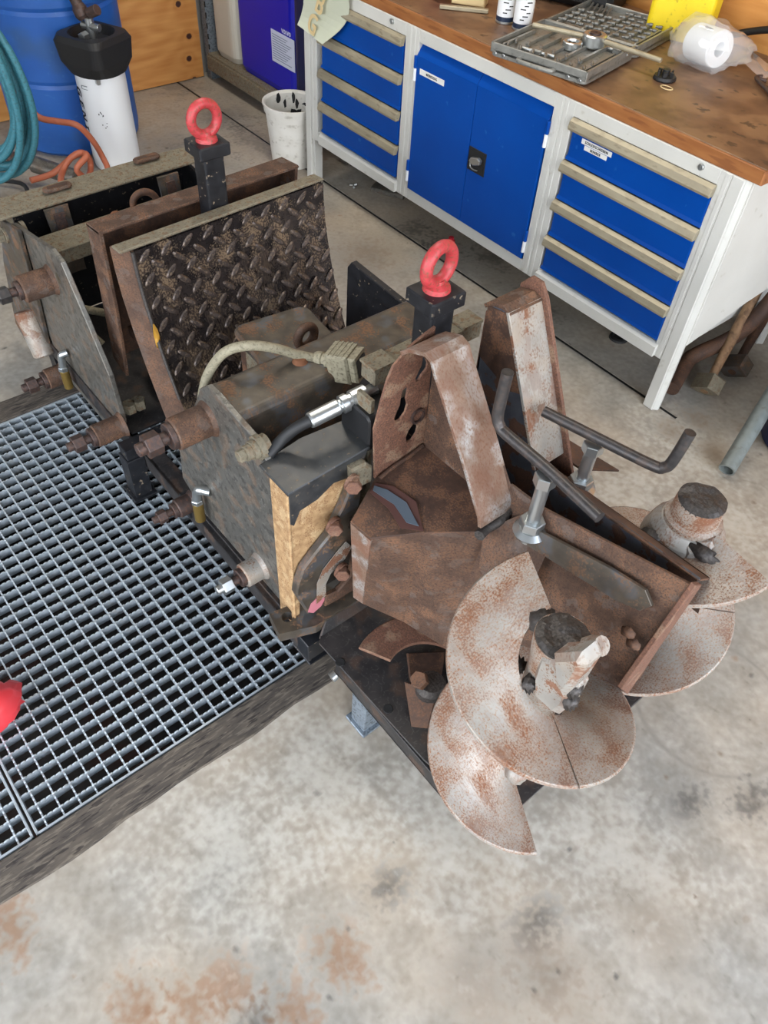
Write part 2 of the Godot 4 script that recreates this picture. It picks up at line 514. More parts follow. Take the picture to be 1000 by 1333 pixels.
	M.rack = surface(0.3, H("6d7780"), H("87919a"), 0.03, 0.45, 0.4, [
		[341, 0.08, 0, 3, 0.62, 0.7, H("4d5358", 0.6), 0.6, 0.3, 0.0, -1]], 0.1, 256)
	M.film = plain(Color(0.95, 0.96, 0.97, 0.22), 0.12)
	M.film.transparency = BaseMaterial3D.TRANSPARENCY_ALPHA

# ---------- floor picture: stains that lie on the concrete ----------
const FX0 := -3.4
const FZ0 := -1.0
const FW := 5.2
const FD := 4.4

func make_floor_material():
	var w := 1300
	var h := 1100
	var f1 := FastNoiseLite.new(); f1.seed = 5; f1.frequency = 0.006; f1.fractal_octaves = 5
	var f2 := FastNoiseLite.new(); f2.seed = 9; f2.frequency = 0.035; f2.fractal_octaves = 5
	var f3 := FastNoiseLite.new(); f3.seed = 17; f3.frequency = 0.02; f3.fractal_octaves = 5; f3.fractal_type = FastNoiseLite.FRACTAL_RIDGED
	var ims := []
	var f4 := FastNoiseLite.new(); f4.seed = 23; f4.frequency = 0.16; f4.fractal_octaves = 4
	for f in [f1, f2, f3, f4]:
		var im: Image = f.get_image(w, h, false, false, true)
		im.convert(Image.FORMAT_L8)
		ims.append(im.get_data())
	var rnd := RandomNumberGenerator.new()
	rnd.seed = 77
	# stains: [x, z, radius x, radius z, colour, strength, kind]  kind 0 blot, 1 ring
	var st := []
	var dark := H("3b3834"); var rust := H("7a5236"); var lite := H("b9b4a8"); var brown := H("6a5745")
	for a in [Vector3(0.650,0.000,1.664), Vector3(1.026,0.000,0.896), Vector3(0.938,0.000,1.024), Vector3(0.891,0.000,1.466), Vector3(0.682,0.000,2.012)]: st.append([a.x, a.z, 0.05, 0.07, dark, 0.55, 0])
	for a in [Vector3(0.590,0.000,2.088), Vector3(0.602,0.000,2.012), Vector3(0.533,0.000,2.168), Vector3(0.716,0.000,1.950), Vector3(0.688,0.000,1.821), Vector3(0.248,0.000,2.299)]: st.append([a.x, a.z, 0.09, 0.06, rust, 0.55, 0])
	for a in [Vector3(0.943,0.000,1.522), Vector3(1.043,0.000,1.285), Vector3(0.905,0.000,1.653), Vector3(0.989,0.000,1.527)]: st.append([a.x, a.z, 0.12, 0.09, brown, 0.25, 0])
	for a in [Vector3(-1.161,0.000,-0.112), Vector3(-0.975,0.000,-0.226), Vector3(-1.321,0.000,-0.099), Vector3(-0.630,0.000,-0.141)]: st.append([a.x, a.z, 0.14, 0.10, dark, 0.5, 0])
	for a in [Vector3(-2.448,0.000,-0.007), Vector3(-2.760,0.000,-0.021), Vector3(-3.231,0.000,-0.018), Vector3(-1.686,0.000,0.447), Vector3(-2.463,0.000,0.330)]: st.append([a.x, a.z, 0.25, 0.2, dark, 0.35, 0])
	for a in [Vector3(-1.684,0.000,0.210), Vector3(-1.287,0.000,0.182), Vector3(-2.012,0.000,0.064)]: st.append([a.x, a.z, 0.18, 0.16, brown, 0.4, 0])
	for a in [Vector3(0.151,0.000,0.014), Vector3(0.239,0.000,0.364), Vector3(0.534,0.000,0.225), Vector3(0.272,0.000,0.094)]: st.append([a.x, a.z, 0.16, 0.16, lite, 0.5, 0])
	for a in [Vector3(0.676,0.000,1.481), Vector3(0.383,0.000,1.636), Vector3(0.398,0.000,1.886), Vector3(0.895,0.000,1.228)]: st.append([a.x, a.z, 0.25, 0.2, lite, 0.45, 0])
	for a in [Vector3(0.144,0.000,0.025), Vector3(0.155,0.000,-0.088), Vector3(0.295,0.000,0.001), Vector3(0.292,0.000,-0.180)]: st.append([a.x, a.z, 0.08, 0.06, brown, 0.5, 0])
	var rc := Vector3(0.822,0.000,0.770)
	st.append([rc.x, rc.z, 0.19, 0.19, dark, 0.35, 1])
	for i in 420:
		var q := rnd.randf_range(0.004, 0.013)
		st.append([rnd.randf_range(-3.3, 1.7), rnd.randf_range(-0.9, 3.2), q, q * rnd.randf_range(0.5, 1.6), [dark, brown, dark, rust][rnd.randi() % 4], rnd.randf_range(0.3, 0.75), 0])
	var col := PackedFloat32Array(); col.resize(w * h * 3)
	var rgh := PackedByteArray(); rgh.resize(w * h * 3)
	for i in w * h:
		var a: float = ims[0][i] / 255.0
		var b: float = ims[1][i] / 255.0
		var c: float = ims[2][i] / 255.0
		var v: float = 0.60 + (a - 0.5) * 0.09 + (b - 0.5) * 0.08 + (ims[3][i] / 255.0 - 0.5) * 0.10
		if c > 0.83: v -= (c - 0.83) * 0.5
		var warm := (a - 0.5) * 0.05 + 0.012
		col[i * 3] = v + warm + 0.010; col[i * 3 + 1] = v - 0.012; col[i * 3 + 2] = v - 0.052 - warm
		var ro := int(clampf(0.50 + (b - 0.5) * 0.5, 0.2, 0.95) * 255)
		rgh[i * 3] = 255; rgh[i * 3 + 1] = ro; rgh[i * 3 + 2] = 0
	for s in st:
		var cx: float = (s[0] - FX0) / FW * w
		var cz: float = (s[1] - FZ0) / FD * h
		var rx: float = s[2] / FW * w
		var rz: float = s[3] / FD * h
		for y in range(maxi(0, int(cz - rz * 1.5)), mini(h, int(cz + rz * 1.5) + 1)):
			for x in range(maxi(0, int(cx - rx * 1.5)), mini(w, int(cx + rx * 1.5) + 1)):
				var i := y * w + x
				var d: float = Vector2((x - cx) / rx, (y - cz) / rz).length()
				var nz: float = (ims[1][i] * 0.4 + ims[3][i] * 0.6) / 255.0 - 0.5
				var k := 0.0
				if s[6] == 1: k = clampf(1.0 - absf(d - 0.98 + nz * 0.03) * 22.0, 0.0, 1.0) * clampf(0.45 + nz * 2.2, 0.0, 1.0)
				else: k = clampf((0.9 - d + nz * 2.6) * 1.2, 0.0, 1.0)
				k *= s[5]
				var c: Color = s[4]
				col[i * 3] += (c.r - col[i * 3]) * k
				col[i * 3 + 1] += (c.g - col[i * 3 + 1]) * k
				col[i * 3 + 2] += (c.b - col[i * 3 + 2]) * k
	var by := PackedByteArray(); by.resize(w * h * 3)
	for i in w * h * 3: by[i] = int(clampf(col[i], 0.0, 1.0) * 255)
	var m := StandardMaterial3D.new()
	m.albedo_texture = ImageTexture.create_from_image(Image.create_from_data(w, h, false, Image.FORMAT_RGB8, by))
	m.roughness_texture = ImageTexture.create_from_image(Image.create_from_data(w, h, false, Image.FORMAT_RGB8, rgh))
	m.roughness_texture_channel = BaseMaterial3D.TEXTURE_CHANNEL_GREEN
	m.roughness = 1.0
	var bim := Image.create_from_data(w, h, false, Image.FORMAT_L8, ims[1])
	bim.bump_map_to_normal_map(1.0)
	m.normal_enabled = true
	m.normal_texture = ImageTexture.create_from_image(bim)
	m.normal_scale = 0.5
	M.floor = m

func floor_piece(s: SurfaceTool, x0: float, z0: float, x1: float, z1: float, thick := 0.15):
	var P := [Vector3(x0, 0, z0), Vector3(x1, 0, z0), Vector3(x1, 0, z1), Vector3(x0, 0, z1)]
	var order := [0, 1, 2, 0, 2, 3]
	for k in order:
		s.set_normal(Vector3.UP); s.set_uv(Vector2((P[k].x - FX0) / FW, (P[k].z - FZ0) / FD)); s.add_vertex(P[k])
	for i in 4:
		var a: Vector3 = P[i]
		var b: Vector3 = P[(i + 1) % 4]
		var n := (b - a).cross(Vector3.UP).normalized()
		s.set_uv(Vector2(0.2, 0.2))
		quad(s, a, b, b - Vector3(0, thick, 0), a - Vector3(0, thick, 0), n if n.dot((a + b) * 0.5 - Vector3((x0 + x1) * 0.5, 0, (z0 + z1) * 0.5)) > 0.0 else -n)

# plywood picture with grain along u, knots at given places (0..1)
func plywood(sd: int, knots: Array, dark_lines: bool) -> StandardMaterial3D:
	var w := 512
	var h := 512
	var by := PackedByteArray(); by.resize(w * h * 3)
	var f := FastNoiseLite.new(); f.seed = sd; f.frequency = 0.004; f.fractal_octaves = 3
	var g := FastNoiseLite.new(); g.seed = sd + 3; g.frequency = 0.02; g.fractal_octaves = 4
	var ca := H("b87a3c"); var cb := H("d39a58")
	for y in h:
		for x in w:
			var u := x * 1.0
			var v := y * 1.0
			var kd := 0.0
			var knot := 0.0
			for k in knots:
				var d: float = Vector2((u - k[0] * w) * 0.9, (v - k[1] * h)).length() / (k[2] * w)
				kd += 2.2 / (1.0 + d * d * 0.25)
				if d < 1.0: knot = maxf(knot, 1.0 - d * d * 0.5)
			var ring := sin((v * 0.035 + f.get_noise_2d(u * 0.35, v * 1.6) * 6.0 + kd * 1.6) * 3.0)
			var t := clampf(0.5 + ring * 0.18 + g.get_noise_2d(u * 0.3, v * 3.0) * 0.55, 0.0, 1.0)
			var c := ca.lerp(cb, t)
			c = c.lerp(H("a5602a"), clampf(kd * 0.12, 0.0, 0.5))
			c = c.lerp(H("3a1c14"), clampf(knot * 1.3, 0.0, 1.0))
			var i := (y * w + x) * 3
			by[i] = int(c.r * 255); by[i + 1] = int(c.g * 255); by[i + 2] = int(c.b * 255)
	var m := StandardMaterial3D.new()
	m.albedo_texture = ImageTexture.create_from_image(Image.create_from_data(w, h, false, Image.FORMAT_RGB8, by))
	m.roughness = 0.55
	return m

# a panel with its own picture: front face o, o+u, o+u+w, o+w and thickness d behind it
func picture_panel(s: SurfaceTool, o: Vector3, u: Vector3, w: Vector3, d: Vector3):
	var n := -d.normalized()
	var P := [o, o + u, o + u + w, o + w]
	var T := [Vector2(0, 1), Vector2(1, 1), Vector2(1, 0), Vector2(0, 0)]
	var order := [0, 1, 2, 0, 2, 3]
	if u.cross(w).dot(n) > 0.0: order = [0, 2, 1, 0, 3, 2]
	for k in order:
		s.set_normal(n); s.set_uv(T[k]); s.add_vertex(P[k])
	s.set_uv(Vector2(0.02, 0.02))
	var c := o + (u + w) * 0.5
	for i in 4:
		var a: Vector3 = P[i]
		var b: Vector3 = P[(i + 1) % 4]
		quad(s, a, b, b + d, a + d, (a + b) * 0.5 - c)
	quad(s, P[0] + d, P[1] + d, P[2] + d, P[3] + d, -n)

func build_room():
	# floor slabs round the pit, with the dark sealed joint along the bench legs
	var s := S()
	floor_piece(s, -3.4, -1.0, 0.115, -0.045)
	floor_piece(s, 0.115, -1.0, 3.2, -0.031)
	floor_piece(s, -3.4, -0.031, -1.245, 4.6)
	floor_piece(s, -1.245, -0.031, 0.195, 0.9)
	floor_piece(s, 0.195, -0.031, 3.2, 4.6)
	floor_piece(s, -1.245, 3.4, 0.195, 4.6)
	struct("floor", s, M.floor)
	s = S(); box(s, Vector3(-3.4, -0.1, -0.046), Vector3(0.116, -0.003, -0.030), 0.0); struct("trim_1", s, M.rubber)
	# pit under the grating
	s = S()
	box(s, Vector3(-1.3, -0.95, 0.8), Vector3(0.25, -0.85, 3.5), 0.0)
	box(s, Vector3(-1.31, -0.9, 0.85), Vector3(-1.245, -0.15, 3.45), 0.0)
	box(s, Vector3(0.195, -0.9, 0.85), Vector3(0.26, -0.15, 3.45), 0.0)
	box(s, Vector3(-1.25, -0.9, 0.84), Vector3(0.2, -0.15, 0.9), 0.0)
	box(s, Vector3(-1.25, -0.9, 3.4), Vector3(0.2, -0.15, 3.46), 0.0)
	struct("wall_pit", s, M.pit)
	# timbers that carry the grating
	var rnd := RandomNumberGenerator.new(); rnd.seed = 4
	for k in 2:
		s = S()
		var xi: float = [0.122, -1.156][k]
		var xo: float = [0.205, -1.25][k]
		var P := [Vector3(xi, -0.11, 0.9), Vector3(xi, -0.11, 3.4)]
		var n := 40
		for i in n + 1: P.append(Vector3(xo + rnd.randf_range(-0.006, 0.006), -0.11, 3.4 - 2.5 * i / n))
		prism(s, P, Vector3(0, 0.113, 0), 0.003)
		struct("trim_%d" % (k + 2), s, M.timber)
	# walls with thickness: plywood at the back and on the left, big doorways to the right and in front
	s = S(); picture_panel(s, Vector3(-3.5, 0, -0.8), Vector3(0.9, 0, 0), Vector3(0, 3.4, 0), Vector3(0, 0, -0.15)); picture_panel(s, Vector3(-2.6, 0, -0.8), Vector3(5.8, 0, 0), Vector3(0, 0.78, 0), Vector3(0, 0, -0.15))
	picture_panel(s, Vector3(-2.6, 1.9, -0.8), Vector3(5.8, 0, 0), Vector3(0, 1.5, 0), Vector3(0, 0, -0.15))
	struct("wall_back", s, M.wall_grey)
	var ply := plywood(3, [[0.25, 0.55, 0.012], [0.62, 0.35, 0.016], [0.8, 0.72, 0.01]], true)
	for k in 5:
		s = S(); picture_panel(s, Vector3(-2.6 + k * 1.17, 0.78, -0.79), Vector3(1.166, 0, 0), Vector3(0, 1.12, 0), Vector3(0, 0, -0.16))
		var bp := struct("wood_panel", s, ply)
		bp.set_meta("kind", "structure"); bp.name = "wall_back_%d" % (k + 1)
	s = S()
	picture_panel(s, Vector3(-3.3, 0, 4.6), Vector3(0, 0, -5.6), Vector3(0, 3.4, 0), Vector3(-0.15, 0, 0))
	struct("wall_left", s, M.wall_grey)
	var kn := []
	for a in [Vector3(-3.250,0.364,-0.098), Vector3(-3.250,0.209,-0.137), Vector3(-3.250,0.103,-0.121), Vector3(-3.250,-0.005,-0.138)]: kn.append([(0.98 - a.z) / 1.18, 1.0 - a.y / 1.18, 0.012])
	kn.append([0.4, 0.3, 0.012]); kn.append([0.75, 0.25, 0.015])
	s = S(); picture_panel(s, Vector3(-3.25, 0.004, 0.98), Vector3(0, 0, -1.18), Vector3(0, 1.18, 0), Vector3(-0.02, 0, 0))
	var pl := struct("wall_left_panel", s, plywood(8, kn, false)); pl.name = "wall_left_2"
	s = S(); box(s, Vector3(-3.5, 3.4, -1.0), Vector3(3.3, 3.55, 4.8), 0.0); struct("ceiling", s, M.ceiling_white)
	s = S()
	box(s, Vector3(3.1, 0, -0.95), Vector3(3.25, 3.4, -0.4), 0.0); box(s, Vector3(3.1, 0, 4.2), Vector3(3.25, 3.4, 4.75), 0.0); box(s, Vector3(3.1, 3.1, -0.4), Vector3(3.25, 3.4, 4.2), 0.0)
	struct("wall_right", s, M.wall_grey)
	s = S()
	box(s, Vector3(-3.45, 0, 4.6), Vector3(-1.6, 3.4, 4.75), 0.0); box(s, Vector3(2.6, 0, 4.6), Vector3(3.25, 3.4, 4.75), 0.0); box(s, Vector3(-1.6, 3.1, 4.6), Vector3(2.6, 3.4, 4.75), 0.0)
	struct("wall_front", s, M.wall_grey)
	# yard outside the doorways
	s = S(); box(s, Vector3(3.2, -0.2, -14), Vector3(20, -0.02, 20), 0.0); box(s, Vector3(-14, -0.2, 4.6), Vector3(3.2, -0.02, 20), 0.0)
	struct("floor_2", s, M.wall_grey)

func ceiling_lamp(x: float, z: float, label: String):
	var t := thing("ceiling_lamp", label, "lamp", Vector3(x, 3.38, z), "ceiling lamps")
	var s := S(); box(s, Vector3(x - 0.7, 3.30, z - 0.16), Vector3(x + 0.7, 3.40, z + 0.16), 0.01); obj("housing", s, M.ceiling_white, t)
	s = S(); box(s, Vector3(x - 0.67, 3.292, z - 0.13), Vector3(x + 0.67, 3.301, z + 0.13), 0.002)
	var gm := plain(Color.WHITE, 0.5)
	gm.emission_enabled = true; gm.emission = Color(1.0, 0.97, 0.92); gm.emission_energy_multiplier = 2.0
	obj("diffuser", s, gm, t)
	var l := AreaLight3D.new()
	l.name = "lamp_light"
	l.area_size = Vector2(1.34, 0.26)
	l.light_color = Color(1.0, 0.97, 0.92)
	l.light_energy = 4.0
	l.shadow_enabled = true
	l.area_range = 12.0
	l.transform = Transform3D(Basis(Vector3(1, 0, 0), Vector3(0, 0, -1), Vector3(0, 1, 0)), Vector3(0, -0.10, 0))
	t.add_child(l)

# ---------- grating ----------
func bar_mesh(L: float, hgt: float, th: float, pitch: float, depth: float) -> Mesh:
	# runs along +z from 0 to L, top at y = 0, with low bumps
	var s := S()
	var P := [Vector3(0, -hgt, 0)]
	var n := int(L / pitch)
	for i in n:
		var z := i * pitch
		P.append(Vector3(0, -depth, z + pitch * 0.05)); P.append(Vector3(0, -depth * 0.2, z + pitch * 0.25)); P.append(Vector3(0, 0, z + pitch * 0.5)); P.append(Vector3(0, -depth * 0.2, z + pitch * 0.75))
	P.append(Vector3(0, -depth, L)); P.append(Vector3(0, -hgt, L))
	# built strip by strip so that no big outline must be triangulated
	var h := th * 0.5
	for i in range(1, P.size() - 2):
		var a: Vector3 = P[i]
		var b: Vector3 = P[i + 1]
		var ex := Vector3(h, 0, 0)
		quad(s, a - ex, a + ex, b + ex, b - ex, Vector3.UP)
		for sg: float in [-1.0, 1.0]:
			var e: Vector3 = ex * sg
			quad(s, a + e, b + e, Vector3(e.x, -hgt, b.z), Vector3(e.x, -hgt, a.z), Vector3(sg, 0, 0))
	quad(s, Vector3(-h, -hgt, 0), Vector3(h, -hgt, 0), Vector3(h, -hgt, L), Vector3(-h, -hgt, L), Vector3.DOWN)
	return s.commit()

func build_grating():
	var px := 0.0357
	var pz := 0.0380
	var zones := [[0.93, 2.186, "square-mesh galvanised floor grating beside and under the machine"], [2.192, 3.35, "second floor grating cut by the left edge, past the seam"]]
	var x0 := -1.152
	var x1 := 0.118
	for k in 2:
		var z0: float = zones[k][0]
		var z1: float = zones[k][1]
		var g := thing("floor_grating", zones[k][2], "grating", Vector3(x0, 0, z0))
		var bm := bar_mesh(z1 - z0 - 0.004, 0.026, 0.0035, 0.0127, 0.0035)
		var cm := bar_mesh(x1 - x0 - 0.004, 0.018, 0.0035, 0.012, 0.0022)
		var x := x1 - px * 0.8
		while x > x0 + 0.01:
			objm("bearing_bar", bm, Transform3D(Basis.IDENTITY, Vector3(x - x0, -0.001, 0.002)), M.zinc, g)
			x -= px
		var zz: float = 2.186 - 0.0255 if k == 0 else 2.192 + 0.030
		while zz > z0 + 0.01 and zz < z1 - 0.005:
			objm("cross_bar", cm, Transform3D(Basis(Vector3(0, 0, 1), Vector3(0, 1, 0), Vector3(-1, 0, 0)), Vector3(x1 - x0 - 0.002, 0.0005, zz - z0)), M.zinc, g)
			zz += -pz if k == 0 else pz
		for e in 4:
			var s := S()
			if e == 0: box(s, Vector3(x1 - 0.005, -0.03, z0), Vector3(x1, 0.001, z1), 0.0005)
			elif e == 1: box(s, Vector3(x0, -0.03, z0), Vector3(x0 + 0.005, 0.001, z1), 0.0005)
			elif e == 2: box(s, Vector3(x0, -0.03, z0), Vector3(x1, 0.001, z0 + 0.005), 0.0005)
			else: box(s, Vector3(x0, -0.03, z1 - 0.005), Vector3(x1, 0.001, z1), 0.0005)
			obj("edge_bar", s, M.zinc, g)

# ---------- workbench ----------
func handle_shape(s: SurfaceTool, x0: float, x1: float, yt: float):
	# a drawer pull strip: hooked profile along x
	var P := [Vector3(x0, yt, -0.004), Vector3(x0, yt + 0.002, 0.006), Vector3(x0, yt - 0.006, 0.018), Vector3(x0, yt - 0.024, 0.023), Vector3(x0, yt - 0.031, 0.021), Vector3(x0, yt - 0.031, 0.004)]
	prism(s, P, Vector3(x1 - x0, 0, 0), 0.001)

func drawer(cab: Node3D, x0: float, x1: float, yt: float, yb: float):
	var s := S()
	# front pressed from sheet: flat field with a folded rim
	box(s, Vector3(x0, yb + 0.001, -0.03), Vector3(x1, yt - 0.001, -0.004), 0.002)
	prism(s, [Vector3(x0 + 0.002, yb + 0.003, -0.004), Vector3(x1 - 0.002, yb + 0.003, -0.004), Vector3(x1 - 0.002, yt - 0.003, -0.004), Vector3(x0 + 0.002, yt - 0.003, -0.004)], Vector3(0, 0, 0.005), 0.0045)
	prism(s, [Vector3(x0, yb + 0.002, -0.004), Vector3(x0, yb + 0.004, 0.006), Vector3(x0, yb + 0.014, 0.001), Vector3(x0, yb + 0.014, -0.004)], Vector3(x1 - x0, 0, 0), 0.0005)
	var d := obj("drawer", s, M.blue_paint, cab)
	s = S(); handle_shape(s, x0 - 0.004, x1 + 0.002, yt)
	obj("handle", s, M.alu, d)

func cabinet(at: Vector3, x0: float, x1: float, label: String, drawers: bool) -> Node3D:
	var c := thing("drawer_cabinet" if drawers else "door_cabinet", label, "cabinet", at)
	var s := S()
	var ox0 := x0 + 0.045 if drawers else x0 + 0.038
	var ox1 := x1 - 0.036
	# carcass: sides, back, top rail, bottom
	box(s, Vector3(x0, 0.19, -0.68), Vector3(ox0, 0.8, 0.0), 0.002)
	box(s, Vector3(ox1, 0.19, -0.68), Vector3(x1, 0.8, 0.0), 0.002)
	box(s, Vector3(ox0, 0.758, -0.68), Vector3(ox1, 0.8, 0.0), 0.002)
	box(s, Vector3(ox0, 0.19, -0.68), Vector3(ox1, 0.234, 0.0), 0.002)
	box(s, Vector3(ox0, 0.23, -0.68), Vector3(ox1, 0.76, -0.66), 0.002)
	obj("body", s, M.white_paint, c)
	# seam grooves of the upright profiles show as thin strips proud of the frame
	for xx in [x0 + 0.012, x1 - 0.012]:
		s = S(); box(s, Vector3(xx - 0.007, 0.192, -0.01), Vector3(xx + 0.007, 0.798, 0.002), 0.001); obj("upright_strip", s, M.white_paint, c)
	return c

func build_bench():
	var names := ["blue drawer cabinet under the bench's far left end, behind a hanging sheet", "double-door blue cabinet in the middle of the workbench", "blue drawer cabinet at the right end, with two paper labels"]
	var xs := [[-1.938, -1.314], [-1.314, -0.601], [-0.601, 0.0]]
	for k in [0, 2]:
		var c := cabinet(Vector3((xs[k][0] + xs[k][1]) * 0.5, 0.19, -0.34), xs[k][0], xs[k][1], names[k], true)
		var x0: float = [-1.858, 0, -0.548][k]
		var x1: float = [-1.354, 0, -0.034][k]
		for i in 4: drawer(c, x0, x1, 0.757 - i * 0.129, 0.757 - (i + 1) * 0.129 + 0.003)
		# sloping sill in front of the lowest drawer
		var s := S()
		prism(s, [Vector3(x0 - 0.01, 0.236, -0.006), Vector3(x0 - 0.01, 0.228, 0.014), Vector3(x0 - 0.01, 0.192, 0.014), Vector3(x0 - 0.01, 0.192, -0.006)], Vector3(x1 - x0 + 0.02, 0, 0), 0.001)
		obj("sill", s, M.white_paint, c)
		s = S()
		var lx: float = [-1.425, 0, -0.095][k]
		cyl(s, Vector3(lx, 0.785, -0.004), Vector3(lx, 0.785, 0.008), 0.009); box(s, Vector3(lx - 0.0015, 0.779, 0.007), Vector3(lx + 0.0015, 0.791, 0.009), 0.0003)
		obj("lock", s, M.bright, c)
		if k == 2:
			for e in [[-0.503, -0.385, 0.713, 0.698, "SCHLEIFSCHEIBEN", 0.0075], [-0.488, -0.399, 0.6965, 0.683, "BOHRER", 0.0075]]:
				s = S(); box(s, Vector3(e[0], e[3], 0.0), Vector3(e[1], e[2], 0.0022), 0.0003)
				var lb := obj("paper_label", s, M.paper, c)
				text(e[4], lb, Vector3((e[0] + e[1]) * 0.5, (e[2] + e[3]) * 0.5, 0.0026), Vector3.RIGHT, Vector3.UP, e[5], M.ink)
	var c := cabinet(Vector3(-0.957, 0.19, -0.34), xs[1][0], xs[1][1], names[1], false)
	for k in 2:
		var x0: float = [-1.276, -0.9655][k]
		var x1: float = [-0.9675, -0.642][k]
		var s := S()
		box(s, Vector3(x0, 0.236, -0.02), Vector3(x1, 0.72, 0.006), 0.002)
		prism(s, [Vector3(x0, 0.7195, 0.006), Vector3(x0, 0.757, -0.022), Vector3(x0, 0.757, -0.034), Vector3(x0, 0.7195, -0.02)], Vector3(x1 - x0, 0, 0), 0.0006)
		var d := obj("door", s, M.blue_paint, c)
		for y in [0.655, 0.285]:
			s = S()
			var hx: float = [-1.28, -0.638][k]
			cyl(s, Vector3(hx, y + 0.022, 0.006), Vector3(hx, y + 0.062, 0.006), 0.0065); obj("hinge", s, M.blue_paint, d)
			s = S(); cyl(s, Vector3(hx, y - 0.02, 0.006), Vector3(hx, y + 0.021, 0.006), 0.0065); obj("hinge_sleeve", s, M.white, d)
		if k == 0:
			s = S(); box(s, Vector3(-1.254, 0.664, 0.005), Vector3(-1.125, 0.683, 0.0075), 0.0003)
			var lb := obj("paper_label", s, M.paper, d)
			text("WERKZEUG", lb, Vector3(-1.19, 0.6735, 0.0078), Vector3.RIGHT, Vector3.UP, 0.008, M.ink)
		else:
			s = S(); box(s, Vector3(-0.963, 0.44, 0.004), Vector3(-0.877, 0.521, 0.008), 0.001)
			prism(s, [Vector3(-0.956, 0.446, 0.008), Vector3(-0.884, 0.446, 0.008), Vector3(-0.884, 0.515, 0.008), Vector3(-0.956, 0.515, 0.008)], Vector3(0, 0, 0.001), 0.0)
			var lk := obj("lock_recess", s, M.rubber, d)
			s = S(); prism(s, [Vector3(-0.945, 0.478, 0.008), Vector3(-0.925, 0.468, 0.008), Vector3(-0.89, 0.482, 0.012), Vector3(-0.886, 0.497, 0.012), Vector3(-0.9, 0.504, 0.012), Vector3(-0.938, 0.492, 0.008)], Vector3(0, 0, 0.016), 0.003)
			tube(s, smooth_path([Vector3(-0.944, 0.478, 0.014), Vector3(-0.942, 0.458, 0.014), Vector3(-0.925, 0.452, 0.014), Vector3(-0.905, 0.455, 0.014)], 4), 0.0025, 6)
			obj("lock_handle", s, M.bright, d)
	var s := S()
	# legs: folded profiles at both ends with feet
	for k in 2:
		var xl: float = [-1.978, 0.0][k]
		for z in [0.0, -0.64]:
			s = S()
			var zb: float = z - 0.05
			box(s, Vector3(xl, 0.0, zb), Vector3(xl + 0.0386, 0.8, z + 0.002), 0.003)
			if k == 0: box(s, Vector3(xl + 0.0386, 0.0, zb), Vector3(xl + 0.055, 0.2, z - 0.006), 0.002)
			else: prism(s, [Vector3(0.0386, 0.0, z - 0.004), Vector3(0.052, 0.0, z - 0.018), Vector3(0.052, 0.8, z - 0.018), Vector3(0.0386, 0.8, z - 0.004)], Vector3(-0.01, 0, -0.03), 0.001)
			tag(obj("bench_leg", s, M.white_paint), ["white folded-steel leg at the workbench's left end, ", "white folded-steel leg at the workbench's right end, "][k] + ("front" if z == 0.0 else "rear by the wall"), "bench leg")
	s = S()
	prism(s, [Vector3(0.04, 0.262, -0.03), Vector3(0.04, 0.305, -0.331), Vector3(0.04, 0.33, -0.64), Vector3(0.04, 0.8, -0.64), Vector3(0.04, 0.8, -0.03)], Vector3(0.012, 0, 0), 0.002)
	tag(obj("side_panel", s, M.white_paint), "white sheet panel closing the workbench's right end", "panel")
	# top
	var t := thing("worktop", "worn brown wooden worktop lying across all three cabinets", "worktop", Vector3(-0.95, 0.8, -0.36))
	s = S(); box(s, Vector3(-2.02, 0.8025, -0.77), Vector3(0.076, 0.84, -0.012), 0.002); obj("board", s, M.worktop, t)
	s = S(); box(s, Vector3(-2.02, 0.8, -0.0125), Vector3(0.078, 0.8385, -0.004), 0.002); box(s, Vector3(0.076, 0.8, -0.77), Vector3(0.08, 0.8385, -0.006), 0.001); obj("edge_band", s, M.worktop_edge, t)
	# hanging pale sheet with letters
	var sh := thing("hanging_sheet", "pale greenish sheet with beige letters hanging over the left drawers", "sheet", Vector3(-1.8, 0.62, 0.03))
	s = S()
	var cols := 10
	var rows := 10
	var g := func(i: int, j: int) -> Vector3:
		var u := float(i) / cols
		var v := float(j) / rows
		var a: Vector3 = Vector3(-1.86, 0.835, 0.012).lerp(Vector3(-1.66, 0.835, 0.012), u)
		var b: Vector3 = Vector3(-1.94, 0.645, 0.05).lerp(Vector3(-1.772, 0.622, 0.03), u)
		var p := a.lerp(b, v)
		return p + Vector3(0.05 * sin(v * PI) * u, 0, 0.012 * sin(v * 5.0 + u * 2.0) + 0.02 * v)
	for i in cols:
		for j in rows:
			for sg: float in [1.0, -1.0]:
				var e := Vector3(0, 0, 0.0006 * sg)
				quad(s, g.call(i, j) + e, g.call(i + 1, j) + e, g.call(i + 1, j + 1) + e, g.call(i, j + 1) + e, Vector3(0, 0, sg))
	obj("sheet", s, M.sheet_pale, sh)
	for e in [["R", 0.10], ["B", 0.44], ["G", 0.80]]:
		var p: Vector3 = g.call(4, int(e[1] * 10))
		text(e[0], sh, p + Vector3(0.0, -0.004, 0.014), Vector3(0.9, -0.2, 0.1), Vector3(0.3, 0.9, -0.1), 0.072, M.letter_beige, "printed_letter")

